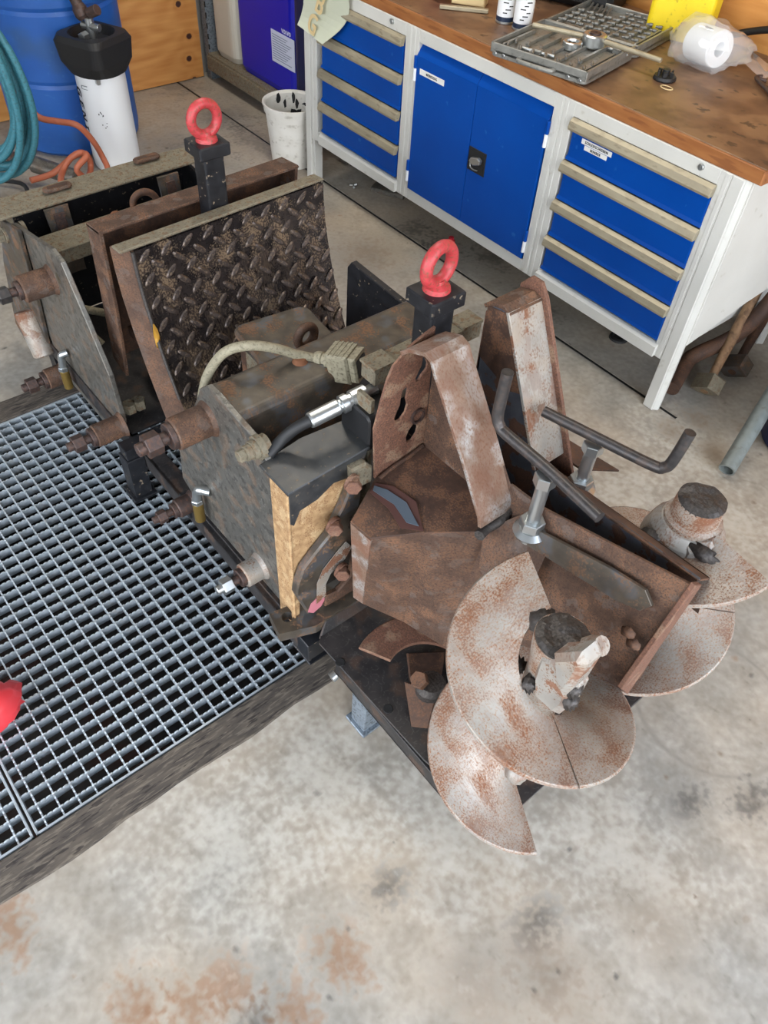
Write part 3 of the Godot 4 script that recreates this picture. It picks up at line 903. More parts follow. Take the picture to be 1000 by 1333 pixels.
# ---------- things on the bench ----------
func build_bench_things():
	var s := S()
	# tap and die case, two halves open flat
	var c0 := Vector3(-0.78, 0.842, -0.29)
	var fz := Vector3(0.21, 0, 0.977)
	var fx := Vector3(0.977, 0, -0.21)
	var bs := Basis(fx, Vector3.UP, fz)
	var k := thing("tool_case", "open grey threading-tool case lying unfolded on the worktop", "tool case", c0)
	var L := func(x: float, y: float, z: float) -> Vector3: return c0 + fx * x + Vector3(0, y, 0) + fz * z
	for h in 2:
		var z0: float = [0.008, -0.325][h]
		var z1: float = [0.325, -0.008][h]
		s = S()
		# floor of the tray and rim walls
		var y0: float = 0.012 if h == 0 else 0.008
		prism(s, rrect(L.call(0.0, y0 - 0.008, (z0 + z1) * 0.5), fx, fz, 0.17, (z1 - z0) * 0.5, 0.02), Vector3(0, 0.02, 0), 0.002)
		for w in [[-0.17, -0.163, z0, z1], [0.163, 0.17, z0, z1], [-0.17, 0.17, z0, z0 + 0.007], [-0.17, 0.17, z1 - 0.007, z1]]:
			obox(s, L.call((w[0] + w[1]) * 0.5, y0 + 0.016, (w[2] + w[3]) * 0.5), bs, Vector3(w[1] - w[0], 0.028, w[3] - w[2]), 0.002)
		var tr := obj("case_half", s, M.case_grey, k)
		# ribs between the recesses
		for r in 7:
			s = S(); obox(s, L.call(-0.145 + r * 0.048, y0 + 0.016, (z0 + z1) * 0.5 + (0.03 if r % 2 == 0 else -0.03)), bs, Vector3(0.008, 0.014, (z1 - z0) * 0.6), 0.002)
			obj("divider_rib", s, M.case_grey, tr)
	# latch and handle of the case
	s = S(); obox(s, L.call(0.09, 0.035, -0.33), bs, Vector3(0.035, 0.03, 0.012), 0.003); obj("latch", s, M.case_grey, k)
	s = S(); tube(s, smooth_path([L.call(-0.06, 0.02, 0.325), L.call(-0.05, 0.02, 0.345), L.call(0.05, 0.02, 0.345), L.call(0.06, 0.02, 0.325)], 4), 0.007, 8); obj("carry_handle", s, M.case_grey, k)
	for r in 4:
		s = S(); var q: Vector3 = L.call([-0.15, -0.12, 0.11, 0.15][r], 0.014, 0.326); cyl(s, q, q + fz * 0.003, 0.006, 10); obj("rivet", s, M.bright, k)
	# taps: long slim pins in rows in the back half, stubby ones in the front
	var rnd := RandomNumberGenerator.new(); rnd.seed = 12
	var tm := {}
	for r in 6:
		for q in 9:
			var x := -0.155 + q * 0.034
			var z := -0.29 + r * 0.045
			if r < 2 and q < 4: continue
			s = S()
			var a: Vector3 = L.call(x, 0.032, z)
			var d := (fx + fz * -0.25).normalized()
			var ln := 0.03 + 0.012 * rnd.randf()
			lathe(s, a, d, [[0, 0], [0.004, 0.001], [0.004, ln * 0.3], [0.006, ln * 0.35], [0.006, ln * 0.7], [0, ln * 0.7 + 0.001]], 8)
			tag(obj("thread_tap", s, M.tap_steel), "small steel thread tap in the grey case's back half, %s row from the wall" % ["first", "second", "third", "fourth", "fifth", "sixth"][r], "tap", "steel taps in the case, %s row" % ["first", "second", "third", "fourth", "fifth", "sixth"][r])
	for q in 5:
		s = S()
		var a: Vector3 = L.call(-0.15 + q * 0.018, 0.032, -0.3)
		lathe(s, a, (fx * 0.3 + fz).normalized(), [[0, 0], [0.0045, 0.001], [0.0045, 0.05], [0.003, 0.055], [0.003, 0.10], [0, 0.10]], 8)
		tag(obj("thread_tap", s, M.tap_steel), "long slim thread tap at the back left corner of the grey case", "tap", "long taps in the case")
	for q in 14:
		s = S()
		var a: Vector3 = L.call(-0.14 + (q % 7) * 0.045, 0.034, 0.22 + 0.05 * (q / 7))
		lathe(s, a, (fz + fx * 0.5).normalized(), [[0, 0], [0.0055, 0.001], [0.0055, 0.02], [0.004, 0.022], [0.004, 0.036], [0, 0.036]], 8)
		tag(obj("thread_tap", s, M.tap_steel), "short thread tap in the grey case's front half, %s" % ["row nearer the die stock", "row nearer the bench edge"][q / 7], "tap", "short taps, row %s" % ["by the die stock", "by the bench edge"][q / 7])
	# die stock: long bar with a round head across the case
	var w := thing("die_stock", "long two-handled die stock with round head lying across the case", "die stock", Vector3(-0.70, 0.885, -0.21))
	var a := Vector3(-0.899,0.893,-0.143)
	var b := Vector3(-0.474,0.893,-0.258)
	var hc := Vector3(-0.709,0.893,-0.224)
	s = S(); cyl(s, a, hc - (b - a).normalized() * 0.025, 0.0075); cyl(s, hc + (b - a).normalized() * 0.025, b, 0.0075); obj("handle_bar", s, M.alu, w)
	s = S(); lathe(s, hc - Vector3(0, 0.02, 0), Vector3.UP, [[0, 0], [0.036, 0], [0.038, 0.003], [0.038, 0.03], [0.034, 0.034], [0.022, 0.034], [0.018, 0.022], [0.0, 0.022]], 24); obj("head", s, M.bright, w)
	s = S(); lathe(s, hc + Vector3(0, 0.006, 0), Vector3.UP, [[0.006, 0], [0.017, 0], [0.017, 0.012], [0.006, 0.012], [0.006, 0]], 16); obj("die", s, M.bolt, w)
	var dc := Vector3(-0.736,0.875,-0.155)
	s = S(); lathe(s, dc - Vector3(0, 0.006, 0), Vector3.UP, [[0, 0], [0.029, 0], [0.031, 0.003], [0.031, 0.018], [0.028, 0.021], [0.02, 0.021], [0.018, 0.015], [0, 0.015]], 24)
	var die := thing("round_die", "round die marked 1/4 in the front half of the case", "die", dc)
	obj("ring", s, M.bright, die)
	text("1/4", die, dc + Vector3(0, 0.0098, 0), fx, -fz, 0.02, M.ink)
	for e in 2:
		var wa: Vector3 = [Vector3(-0.817,0.872,-0.007), Vector3(-0.675,0.872,-0.252)][e]
		var wb: Vector3 = [Vector3(-0.707,0.872,-0.043), Vector3(-0.595,0.872,-0.260)][e]
		var tw := thing("tap_wrench", ["small tap wrench lying left of the round die in the case", "small tap wrench lying right of the die stock head in the case"][e], "wrench", wa)
		s = S(); cyl(s, wa, wb, 0.0055, 10); obj("handle", s, M.bright, tw)
		s = S(); obox(s, (wa + wb) * 0.5, Basis((wb - wa).normalized(), Vector3.UP, (wb - wa).normalized().cross(Vector3.UP)), Vector3(0.03, 0.018, 0.022), 0.004); obj("jaw_block", s, M.case_grey, tw)
	# spray cans
	for e in 2:
		var p := Vector3(-1.087, 0.84, -0.215) if e == 0 else Vector3(-1.008, 0.84, -0.215)
		var can := thing("spray_can", ["white spray can standing left of its twin behind the case", "white spray can standing next to the open tool case"][e], "spray can", p, "spray cans")
		s = S(); lathe(s, p, Vector3.UP, [[0, 0.002], [0.030, 0], [0.033, 0.002], [0.033, 0.006], [0.0318, 0.008]], 24); obj("rim", s, M.bright, can)
		s = S(); lathe(s, p, Vector3.UP, [[0.0318, 0.008], [0.0318, 0.022]], 24); obj("dark_band", s, plain(H("1c2c44"), 0.35), can)
		s = S(); lathe(s, p, Vector3.UP, [[0.0318, 0.022], [0.0318, 0.155], [0.026, 0.168], [0.014, 0.172], [0, 0.172]], 24); obj("can_body", s, M.white, can)
		s = S(); lathe(s, p + Vector3(0, 0.17, 0), Vector3.UP, [[0.013, 0], [0.02, 0.001], [0.02, 0.03], [0.018, 0.033], [0, 0.033]], 18); obj("cap", s, M.white, can)
		for r in 9:
			var th := 0.62 + 0.30 * float(r % 3)
			s = S()
			var dirv := Vector3(sin(th), 0, cos(th))
			var rt := Vector3(cos(th), 0, -sin(th))
			obox(s, p + dirv * 0.0317 + Vector3(0, 0.035 + 0.010 * r, 0), Basis(rt, Vector3.UP, dirv), Vector3(0.014 + 0.004 * (r % 2), 0.003, 0.0012), 0.0)
			obj("print_line", s, M.ink, can)
	# yellow box section leaning on the wall
	s = S()
	var y0 := Vector3(-0.68, 0.842, -0.64)
	prism(s, rrect(y0, Vector3(0.95, 0, -0.31), Vector3(0.31, 0, 0.95), 0.105, 0.055, 0.02), Vector3(0.0, 0.62, -0.0), 0.003)
	tag(obj("yellow_tube", s, M.yellow), "bright yellow plastic box tube standing against the plywood wall", "tube")
	# bagged roll
	var bag := thing("plastic_bag", "clear plastic bag lying on the worktop in front of the yellow tube", "bag", Vector3(-0.47, 0.84, -0.50))
	s = S()
	var bc := Vector3(-0.475, 0.90, -0.50)
	blob(s, bc, Vector3(0.125, 0.062, 0.11), 0.4, 5, 18, 1.1)
	obj("bag_film", s, M.film, bag)
	s = S()
	var tip := Vector3(-0.30, 0.86, -0.565)
	for sg: float in [-1.0, 1.0]:
		quad(s, Vector3(-0.37, 0.90 + sg * 0.02, -0.53), Vector3(-0.37, 0.87, -0.60 + sg * 0.0), tip + Vector3(0.03, 0.0, -0.035), tip + Vector3(0.02, 0.012 * sg, 0.03), Vector3(0.2, sg, 0.3))
	obj("bag_neck", s, M.film, bag)
	var roll := thing("paper_roll", "white roll with a printed band inside the clear bag", "roll", bc)
	s = S()
	var ra := Vector3(0.9, 0.1, 0.25).normalized()
	lathe(s, bc - ra * 0.06 - Vector3(0, 0.006, 0), ra, [[0.02, 0.004], [0.022, 0], [0.05, 0], [0.053, 0.004], [0.053, 0.11], [0.05, 0.114], [0.022, 0.114], [0.02, 0.11], [0.02, 0.004]], 28); obj("wound_roll", s, M.white, roll)
	s = S()
	for i in 3: obox(s, bc + Vector3(-0.02 + 0.012 * i, 0.0455, 0.02), Basis(ra, ra.cross(Vector3(-0.25, 0, 0.97)).normalized() * -1.0, Vector3(-0.25, 0, 0.97)), Vector3(0.006, 0.001, 0.02), 0.0)
	obj("print_mark", s, M.ink, roll)
	# black knob, ring, pliers
	var kc := Vector3(-0.460,0.850,-0.281)
	s = S(); lathe(s, kc - Vector3(0, 0.01, 0), Vector3.UP, [[0, 0], [0.034, 0], [0.036, 0.004], [0.034, 0.012], [0.012, 0.014], [0.012, 0.03], [0, 0.032]], 9)
	for i in 6: obox(s, kc + Vector3(cos(i * 1.05) * 0.022, 0.008, sin(i * 1.05) * 0.022), Basis(Vector3.UP, i * 1.05), Vector3(0.012, 0.016, 0.006), 0.001)
	tag(obj("plastic_star_wheel", s, M.rubber), "black plastic star knob on the worktop beside the clear bag", "knob")
	var tc := Vector3(-0.412,0.842,-0.230)
	s = S(); tube(s, ring_path(tc, Vector3(0.02, 0, 0), Vector3(0, 0, 0.013), 1.0, 20), 0.0018, 6, true)
	tag(obj("loose_ring", s, M.letter_beige), "thin pale ring lying on the worktop in front of the knob", "ring")
	var pa := Vector3(-0.291,0.852,-0.518)
	var pb := Vector3(-0.196,0.852,-0.447)
	var pl := thing("pliers", "rusty pliers at the right border of the worktop", "pliers", pa)
	s = S(); tube(s, smooth_path([pa + Vector3(0.0, 0, -0.03), pa, pb, pb + Vector3(0.05, 0, 0.05)], 5), 0.006, 8); obj("handle", s, M.bolt, pl)
	s = S(); tube(s, smooth_path([pa + Vector3(0.03, 0, -0.01), pa + Vector3(0.01, 0, 0.01), pb + Vector3(0.03, 0, 0.0), pb + Vector3(0.1, 0, 0.02)], 5), 0.006, 8); obj("handle", s, M.bolt, pl)
	# far end of the bench: red box, cream block, black case
	s = S(); blob(s, Vector3(-1.40, 0.885, -0.185), Vector3(0.075, 0.045, 0.055), 0.2, 3, 12); tag(obj("red_glove", s, plain(H("8e2b30"), 0.7)), "dark red rounded bundle on the worktop near its left end", "bundle")
	var fr := thing("wooden_tool", "pale block with a flat bar lying behind the red bundle", "tool", Vector3(-1.28, 0.842, -0.2))
	s = S(); obox(s, Vector3(-1.29, 0.862, -0.24), Basis(Vector3.UP, 0.6), Vector3(0.12, 0.04, 0.07), 0.004); obj("block", s, M.letter_beige, fr)
	s = S(); obox(s, Vector3(-1.24, 0.848, -0.165), Basis(Vector3.UP, 0.75), Vector3(0.17, 0.012, 0.02), 0.002); obj("flat_bar", s, M.alu, fr)
	var bcase := thing("black_case", "black plastic case standing behind the grey tool case", "case", Vector3(-1.13, 0.84, -0.6))
	s = S(); obox(s, Vector3(-1.13, 0.91, -0.62), Basis(Vector3.UP, 0.35), Vector3(0.34, 0.13, 0.2), 0.02); obj("shell", s, M.rubber, bcase)
	s = S(); obox(s, Vector3(-1.13, 0.915, -0.62), Basis(Vector3.UP, 0.35), Vector3(0.35, 0.012, 0.21), 0.004); obj("seam_lip", s, M.black, bcase)
	# cable along the back wall
	s = S(); tube(s, smooth_path([Vector3(-0.64, 0.852, -0.735), Vector3(-0.58, 0.853, -0.745), Vector3(-0.50, 0.885, -0.765), Vector3(-0.43, 0.91, -0.768), Vector3(-0.3, 0.95, -0.77), Vector3(-0.1, 0.97, -0.77)], 6), 0.011, 10)
	tag(obj("black_cable", s, M.rubber), "thick black cable running up along the plywood wall", "cable")

# ---------- background on the left and right ----------
func build_background():
	var s := S()
	# steel rack with canisters in the corner
	var rk := thing("steel_rack", "grey perforated steel rack in the far left corner", "rack", Vector3(-3.0, 0, -0.45))
	for z in [-0.25, -0.74]:
		s = S(); box(s, Vector3(-3.245, 0, z - 0.055), Vector3(-3.195, 2.0, z + 0.03), 0.002); obj("upright", s, M.rack, rk)
	s = S()
	for i in 34: box(s, Vector3(-3.1965, 0.05 + i * 0.05, -0.225), Vector3(-3.1935, 0.075 + i * 0.05, -0.219), 0.0)
	obj("slot_row", s, M.dark, rk)
	for z in [-0.2, -0.72]:
		s = S(); box(s, Vector3(-3.195, 0.055, z - 0.04), Vector3(-1.9, 0.125, z), 0.003); obj("shelf_beam", s, M.khaki, rk)
	s = S(); box(s, Vector3(-3.195, 0.125, -0.76), Vector3(-1.9, 0.135, -0.21), 0.001); obj("shelf_board", s, M.khaki, rk)
	# canisters
	var can := func(nm: String, label: String, c: Vector3, hx: float, hz: float, h: float, m: Material) -> Node3D:
		var t := thing(nm, label, "canister", c)
		var q := S()
		var y := 0.0
		var rings := [[0.012, 0.0], [0.0, 0.03], [0.0, h * 0.8], [0.02, h * 0.9], [0.06, h]]
		for i in rings.size() - 1:
			var A := rrect(c + Vector3(0, rings[i][1], 0), Vector3.RIGHT, Vector3.BACK, hx - rings[i][0], hz - rings[i][0], 0.05, 5)
			var B := rrect(c + Vector3(0, rings[i + 1][1], 0), Vector3.RIGHT, Vector3.BACK, hx - rings[i + 1][0], hz - rings[i + 1][0], 0.05, 5)
			for j in A.size():
				var k: int = (j + 1) % A.size()
				quad(q, A[j], A[k], B[k], B[j], (A[j] + A[k]) * 0.5 - c - Vector3(0, rings[i][1], 0))
		prism(q, rrect(c + Vector3(0, 0.001, 0), Vector3.RIGHT, Vector3.BACK, hx - 0.012, hz - 0.012, 0.05, 5), Vector3(0, 0.004, 0), 0.0)
		prism(q, rrect(c + Vector3(0, h - 0.004, 0), Vector3.RIGHT, Vector3.BACK, hx - 0.06, hz - 0.06, 0.04, 5), Vector3(0, 0.004, 0), 0.0)
		obj("shell", q, m, t)
		q = S(); lathe(q, c + Vector3(hx * 0.45, h - 0.002, 0), Vector3.UP, [[0.03, 0], [0.03, 0.025], [0.0, 0.027]], 16); obj("screw_cap", q, M.rubber, t)
		q = S(); tube(q, smooth_path([c + Vector3(-hx * 0.5, h - 0.01, 0), c + Vector3(-hx * 0.45, h + 0.05, 0), c + Vector3(hx * 0.05, h + 0.05, 0), c + Vector3(hx * 0.1, h - 0.01, 0)], 4), 0.014, 8); obj("grip", q, m, t)
		return t
	can.call("canister", "off-white plastic canister on the rack beside the steel upright", Vector3(-3.06, 0.135, -0.44), 0.115, 0.20, 0.62, M.can_white)
	var big: Node3D = can.call("canister", "large blue plastic canister with a white printed label", Vector3(-2.66, 0.135, -0.44), 0.265, 0.20, 0.72, M.can_blue)
	can.call("canister", "dark navy canister half hidden behind the workbench leg", Vector3(-2.26, 0.135, -0.42), 0.125, 0.21, 0.60, M.can_navy)
	s = S(); box(s, Vector3(-2.60, 0.27, -0.2405), Vector3(-2.405, 0.41, -0.2385), 0.0)
	var lb := obj("label_sheet", s, plain(H("b9bfd0"), 0.6), big)
	for i in 11:
		s = S(); box(s, Vector3(-2.59, 0.285 + i * 0.0105, -0.2385), Vector3(-2.43 - 0.015 * (i * 7 % 4), 0.288 + i * 0.0105, -0.2378), 0.0); obj("print_line", s, plain(H("6f7686"), 0.7), lb)
	text("VOLVO", big, Vector3(-2.47, 0.425, -0.2388), Vector3(1, 0.0, 0), Vector3.UP, 0.017, plain(H("cfd4e6"), 0.5))
	# bucket
	var bk := thing("bucket", "white plastic bucket with black smears inside, left of the workbench", "bucket", Vector3(-2.12, 0, -0.015))
	var bc := Vector3(-2.14, 0, -0.035)
	s = S(); lathe(s, bc, Vector3.UP, [[0, 0.002], [0.096, 0.0], [0.1, 0.004], [0.121, 0.235], [0.127, 0.236], [0.129, 0.262], [0.133, 0.264], [0.133, 0.272], [0.126, 0.272], [0.119, 0.262], [0.097, 0.012], [0, 0.012]], 32); obj("pail", s, M.bucket, bk)
	var rnd := RandomNumberGenerator.new(); rnd.seed = 31
	s = S()
	for i in 26:
		var a := rnd.randf_range(PI * 0.95, PI * 2.05)
		var y := 0.252 - absf(rnd.randfn(0.0, 0.045))
		var rr := 0.097 + (y - 0.012) / 0.25 * 0.022 - 0.0012
		var d := Vector3(cos(a), 0, sin(a))
		var tg := Vector3(-sin(a), 0, cos(a))
		var hw := rnd.randf_range(0.008, 0.026)
		var hh := rnd.randf_range(0.008, 0.04)
		var P := []
		for j in 9:
			var q := TAU * j / 9
			var e := rnd.randf_range(0.5, 1.1)
			P.append(bc + d * rr + Vector3(0, y, 0) + tg * cos(q) * hw * e + Vector3(0, 1, 0) * sin(q) * hh * e)
		prism(s, P, -d * 0.0012, 0.0)
	obj("grease_smear", s, M.ink, bk)
	# blue drum
	var dr := thing("drum", "large blue plastic drum standing behind the white gas cylinder", "drum", Vector3(-2.955, 0, 0.67))
	var dc := Vector3(-2.955, 0, 0.67)
	s = S(); lathe(s, dc, Vector3.UP, [[0, 0.0], [0.26, 0], [0.285, 0.02], [0.29, 0.06], [0.29, 0.30], [0.284, 0.315], [0.29, 0.33], [0.29, 0.58], [0.284, 0.595], [0.29, 0.61], [0.285, 0.84], [0.262, 0.89], [0.255, 0.92], [0, 0.92]], 40); obj("barrel", s, M.drum, dr)
	s = S(); lathe(s, dc, Vector3.UP, [[0.25, 0.915], [0.275, 0.915], [0.278, 0.94], [0.25, 0.945], [0.25, 0.915]], 40); obj("rim_ring", s, M.rubber, dr)
	# second barrel behind it whose dark lid edge shows at the top
	# white gas cylinder with black guard
	var gc := Vector3(-2.55, 0, 0.665)
	var gs := thing("gas_cylinder", "white gas cylinder with black plastic valve guard beside the blue drum", "cylinder", gc)
	s = S(); lathe(s, gc, Vector3.UP, [[0, 0], [0.092, 0.0], [0.1, 0.012], [0.104, 0.05], [0.104, 0.43]], 36); obj("body", s, M.white, gs)
	s = S()
	# the guard: squared collar that widens upwards, with an open bowl
	var ringp := []
	for e in [[0.102, 0.40, 0.102], [0.108, 0.405, 0.09], [0.116, 0.45, 0.045], [0.120, 0.525, 0.035], [0.112, 0.548, 0.05], [0.094, 0.55, 0.09], [0.082, 0.515, 0.08], [0.03, 0.50, 0.03]]:
		ringp.append(rrect(gc + Vector3(0, e[1], 0), Vector3(0.92, 0, -0.39), Vector3(0.39, 0, 0.92), e[0], e[0], minf(e[2], e[0]), 6))
	for i in ringp.size() - 1:
		var A: Array = ringp[i]
		var B: Array = ringp[i + 1]
		for j in A.size():
			var k := (j + 1) % A.size()
			quad(s, A[j], A[k], B[k], B[j], (A[j] - gc) * Vector3(1, 0, 1) + Vector3(0, 0.15 if i > 3 else 0.0, 0) if i < 5 else Vector3.UP - (A[j] - gc) * Vector3(1, 0, 1) * 3.0)
	obj("valve_guard", s, M.rubber, gs)
	s = S(); cyl(s, gc + Vector3(0, 0.5, 0), gc + Vector3(0, 0.60, 0), 0.018); cyl(s, gc + Vector3(-0.03, 0.57, 0.02), gc + Vector3(0.045, 0.57, -0.02), 0.014); hexa(s, gc + Vector3(0.02, 0.545, 0.03), gc + Vector3(0.035, 0.545, 0.06), 0.018); obj("valve", s, M.bright, gs)
	s = S(); lathe(s, gc + Vector3(-0.02, 0.59, 0.01), Vector3(-0.3, 1, 0.2), [[0, 0], [0.022, 0], [0.03, 0.015], [0.03, 0.04], [0.022, 0.055], [0.024, 0.09], [0, 0.1]], 14); cyl(s, gc + Vector3(0.02, 0.62, 0), gc + Vector3(0.06, 0.64, -0.02), 0.02); obj("regulator", s, M.bolt, gs)
	s = S(); box(s, gc + Vector3(0.085, 0.385, 0.045), gc + Vector3(0.105, 0.405, 0.062), 0.002); obj("clip", s, M.bright, gs)
	for i in 5:
		var ch: String = "GENIE"[i]
		var an := 1.66
		var d := Vector3(cos(an), 0, sin(an))
		text(ch, gs, gc + d * 0.1045 + Vector3(0, 0.335 - i * 0.05, 0), Vector3(0, -1, 0), Vector3(-sin(an), 0, cos(an)) * -1.0, 0.045, M.ink)
	s = S()
	for e in [[-0.02, 0.37, 0.03, 0.003], [-0.035, 0.364, 0.003, 0.014], [-0.02, 0.357, 0.03, 0.002]]:
		var an := 1.15
		var d := Vector3(cos(an), 0, sin(an))
		obox(s, gc + d * 0.1046 + Vector3(sin(an), 0, -cos(an)) * (e[0] + 0.02) + Vector3(0, e[1], 0), Basis(Vector3(sin(an), 0, -cos(an)), Vector3.UP, d), Vector3(e[2], e[3], 0.001), 0.0)
	obj("stamped_mark", s, plain(H("6e7478"), 0.6), gs)
	# chips on the white paint
	s = S()
	for i in 9:
		var an := rnd.randf_range(0.5, 0.8)
		var d := Vector3(cos(an), 0, sin(an))
		obox(s, gc + d * 0.1045 + Vector3(0, 0.21 + rnd.randf_range(-0.03, 0.06), 0), Basis(Vector3(sin(an), 0, -cos(an)), Vector3.UP, d), Vector3(rnd.randf_range(0.002, 0.005), rnd.randf_range(0.003, 0.009), 0.0008), 0.0)
	obj("paint_chip", s, plain(H("33363a"), 0.6), gs)
	# hose stand just outside the frame with teal hose coil
	var hs := thing("hose_stand", "steel post that carries the teal hose coil at the left border", "stand", Vector3(-2.42, 0, 1.36))
	s = S(); cyl(s, Vector3(-2.46, 0, 1.36), Vector3(-2.46, 1.05, 1.36), 0.02); obj("post", s, M.bolt, hs)
	s = S(); lathe(s, Vector3(-2.46, 0, 1.36), Vector3.UP, [[0, 0], [0.13, 0], [0.13, 0.012], [0.02, 0.02], [0, 0.02]], 20); obj("foot", s, M.bolt, hs)
	s = S(); tube(s, smooth_path([Vector3(-2.46, 0.86, 1.36), Vector3(-2.36, 0.86, 1.28), Vector3(-2.30, 0.88, 1.24), Vector3(-2.29, 0.92, 1.23)], 4), 0.014, 8); obj("hook", s, M.bolt, hs)
	var P := []
	for i in range(7, 7 * 14 + 8):
		var t := TAU * i / 14.0
		var wob := sin(i * 0.37) * 0.022
		var R := 0.245 + 0.045 * sin(t * 0.31 + 1.0)
		var n := Vector3(0.62, 0.1, 0.62)
		var u := Vector3(0.65, 0.0, -0.76)
		P.append(Vector3(-2.345, 0.50, 1.245) + u * (cos(t) * R * 0.72 + wob) + Vector3(0, 1, 0) * sin(t) * R * (1.3 if sin(t) > 0.0 else 1.12) + n.normalized() * (-0.05 + 0.016 * (i / 14.0)))
	s = S(); tube(s, smooth_path(P, 3), 0.0145, 8)
	tag(obj("teal_hose", s, M.hose_teal), "coiled teal rubber hose hanging at the left border", "hose")
	# orange hose on the floor
	s = S()
	P = [Vector3(-2.66, 0.42, 1.02), Vector3(-2.60, 0.33, 0.98), Vector3(-2.50, 0.22, 0.93)] + [Vector3(-3.088,0.020,0.775), Vector3(-3.047,0.020,0.675), Vector3(-2.887,0.020,0.650), Vector3(-2.682,0.020,0.682), Vector3(-2.548,0.020,0.720)]
	P = [Vector3(-2.450,0.495,1.069), Vector3(-2.450,0.396,1.038)] + [Vector3(-2.380,0.345,1.020), Vector3(-2.380,0.312,0.949)] + [Vector3(-2.330,0.302,0.892), Vector3(-2.330,0.232,0.843), Vector3(-2.330,0.151,0.814)] + [Vector3(-2.280,0.117,0.825), Vector3(-2.280,0.077,0.877)] + [Vector3(-2.260,0.160,0.961), Vector3(-2.260,0.207,0.906)] + [Vector3(-2.310,0.199,0.911), Vector3(-2.310,0.191,0.957), Vector3(-2.310,0.151,1.001)] + [Vector3(-2.220,0.142,1.050), Vector3(-2.220,0.105,1.011), Vector3(-2.220,0.127,0.948)] + [Vector3(-2.300,0.138,0.887), Vector3(-2.300,0.187,0.889), Vector3(-2.300,0.207,0.931)] + [Vector3(-2.360,0.127,1.026), Vector3(-2.360,0.121,1.126)]
	tube(s, smooth_path(P, 5), 0.0125, 9)
	tag(obj("orange_hose", s, M.hose_orange), "orange rubber hose looped on the floor before the white cylinder", "hose")
	# odds and ends under the hoses
	var gr := thing("angle_grinder", "dark grey grinder lying by the foot of the blue drum", "grinder", Vector3(-2.45, 0.04, 1.0))
	s = S(); cyl(s, Vector3(-2.55, 0.10, 1.05), Vector3(-2.40, 0.06, 0.92), 0.035, 16, 0.01); obj("motor_body", s, M.steel, gr)
	s = S(); cyl(s, Vector3(-2.62, 0.12, 1.12), Vector3(-2.55, 0.10, 1.05), 0.026, 16, 0.008); obj("gear_head", s, M.bolt, gr)
	s = S(); lathe(s, Vector3(-2.36, 0.0, 1.28), Vector3(0.1, 1, 0.12), [[0, 0.0], [0.11, 0.0], [0.115, 0.02], [0.1, 0.03], [0.03, 0.032], [0.03, 0.02], [0, 0.02]], 28)
	tag(obj("grinding_disc", s, M.khaki), "flat grey disc leaning on the floor behind the long beam", "disc")
	s = S(); tube(s, smooth_path([Vector3(-2.7, 0.02, 1.25), Vector3(-2.55, 0.03, 1.12), Vector3(-2.42, 0.02, 1.12), Vector3(-2.3, 0.015, 1.02), Vector3(-2.25, 0.015, 1.1)], 5), 0.009, 8)
	tag(obj("black_cable", s, M.rubber), "black cable on the floor under the teal hose", "cable")
	var nz := thing("hose_nozzle", "brass and steel hose coupling on the floor by the orange hose", "coupling", Vector3(-2.28, 0.03, 1.03))
	s = S(); cyl(s, Vector3(-2.36, 0.05, 1.10), Vector3(-2.29, 0.03, 1.02), 0.014); obj("sleeve", s, M.bright, nz)
	s = S(); hexa(s, Vector3(-2.29, 0.03, 1.02), Vector3(-2.27, 0.025, 1.0), 0.017); obj("nut", s, M.brass, nz)
	# right: pipes and hammers against the bench
	s = S(); tube(s, smooth_path([Vector3(0.024,0.028,-0.115), Vector3(-0.024,0.050,-0.264), Vector3(-0.005, 0.09, -0.27), Vector3(0.055, 0.17, -0.40), Vector3(0.075, 0.34, -0.52), Vector3(0.09, 0.75, -0.72)], 6), 0.027, 14)
	tag(obj("bent_pipe", s, M.rust_dark), "dark bent pipe on the floor touching the bench's right leg", "pipe")
	for e in 2:
		var hh := thing("sledgehammer", ["sledgehammer with a pale wooden handle leaning by the bench's right end", "sledgehammer with a dark handle behind the pale-handled one"][e], "hammer", Vector3(0.1, 0, -0.2) if e == 0 else Vector3(0.13, 0, -0.33))
		var c: Vector3 = Vector3(0.094,0.045,-0.221) if e == 0 else Vector3(0.094,0.050,-0.385)
		var tp: Vector3 = Vector3(-0.011,0.318,-0.550) if e == 0 else Vector3(0.029,0.171,-0.620)
		tp = c + (tp - c) * 1.2
		var d := (tp - c).normalized()
		var sd := d.cross(Vector3(0.7, 0, 0.7)).normalized()
		s = S(); obox(s, c, Basis(sd, d, sd.cross(d)), Vector3(0.058, 0.055, 0.10), 0.007); obj("head", s, M.khaki if e == 0 else M.steel_brown, hh)
		s = S(); lathe(s, c, d, [[0, -0.03], [0.014, -0.03], [0.015, 0.05], [0.019, 0.2], [0.018, (tp - c).length()], [0, (tp - c).length()]], 14); obj("handle", s, M.handle_wood if e == 0 else M.rust_dark, hh)
	var ga := Vector3(0.376,0.030,0.070)
	var gb := Vector3(0.2, 0.3, -0.62)
	s = S(); pipe(s, ga, ga + (gb - ga) * 1.15, 0.026, 0.021)
	tag(obj("galvanised_pipe", s, M.pipe_grey), "grey galvanised pipe with its open end towards the viewer", "pipe")
	var bn := thing("blue_bin", "dark blue round bin cut by the right border", "bin", Vector3(0.47, 0, -0.31))
	s = S(); lathe(s, Vector3(0.475, 0, -0.315), Vector3.UP, [[0, 0], [0.17, 0.0], [0.18, 0.01], [0.182, 0.04], [0.186, 0.30], [0.178, 0.30], [0.174, 0.02], [0, 0.02]], 32); obj("drum_wall", s, M.can_navy, bn)
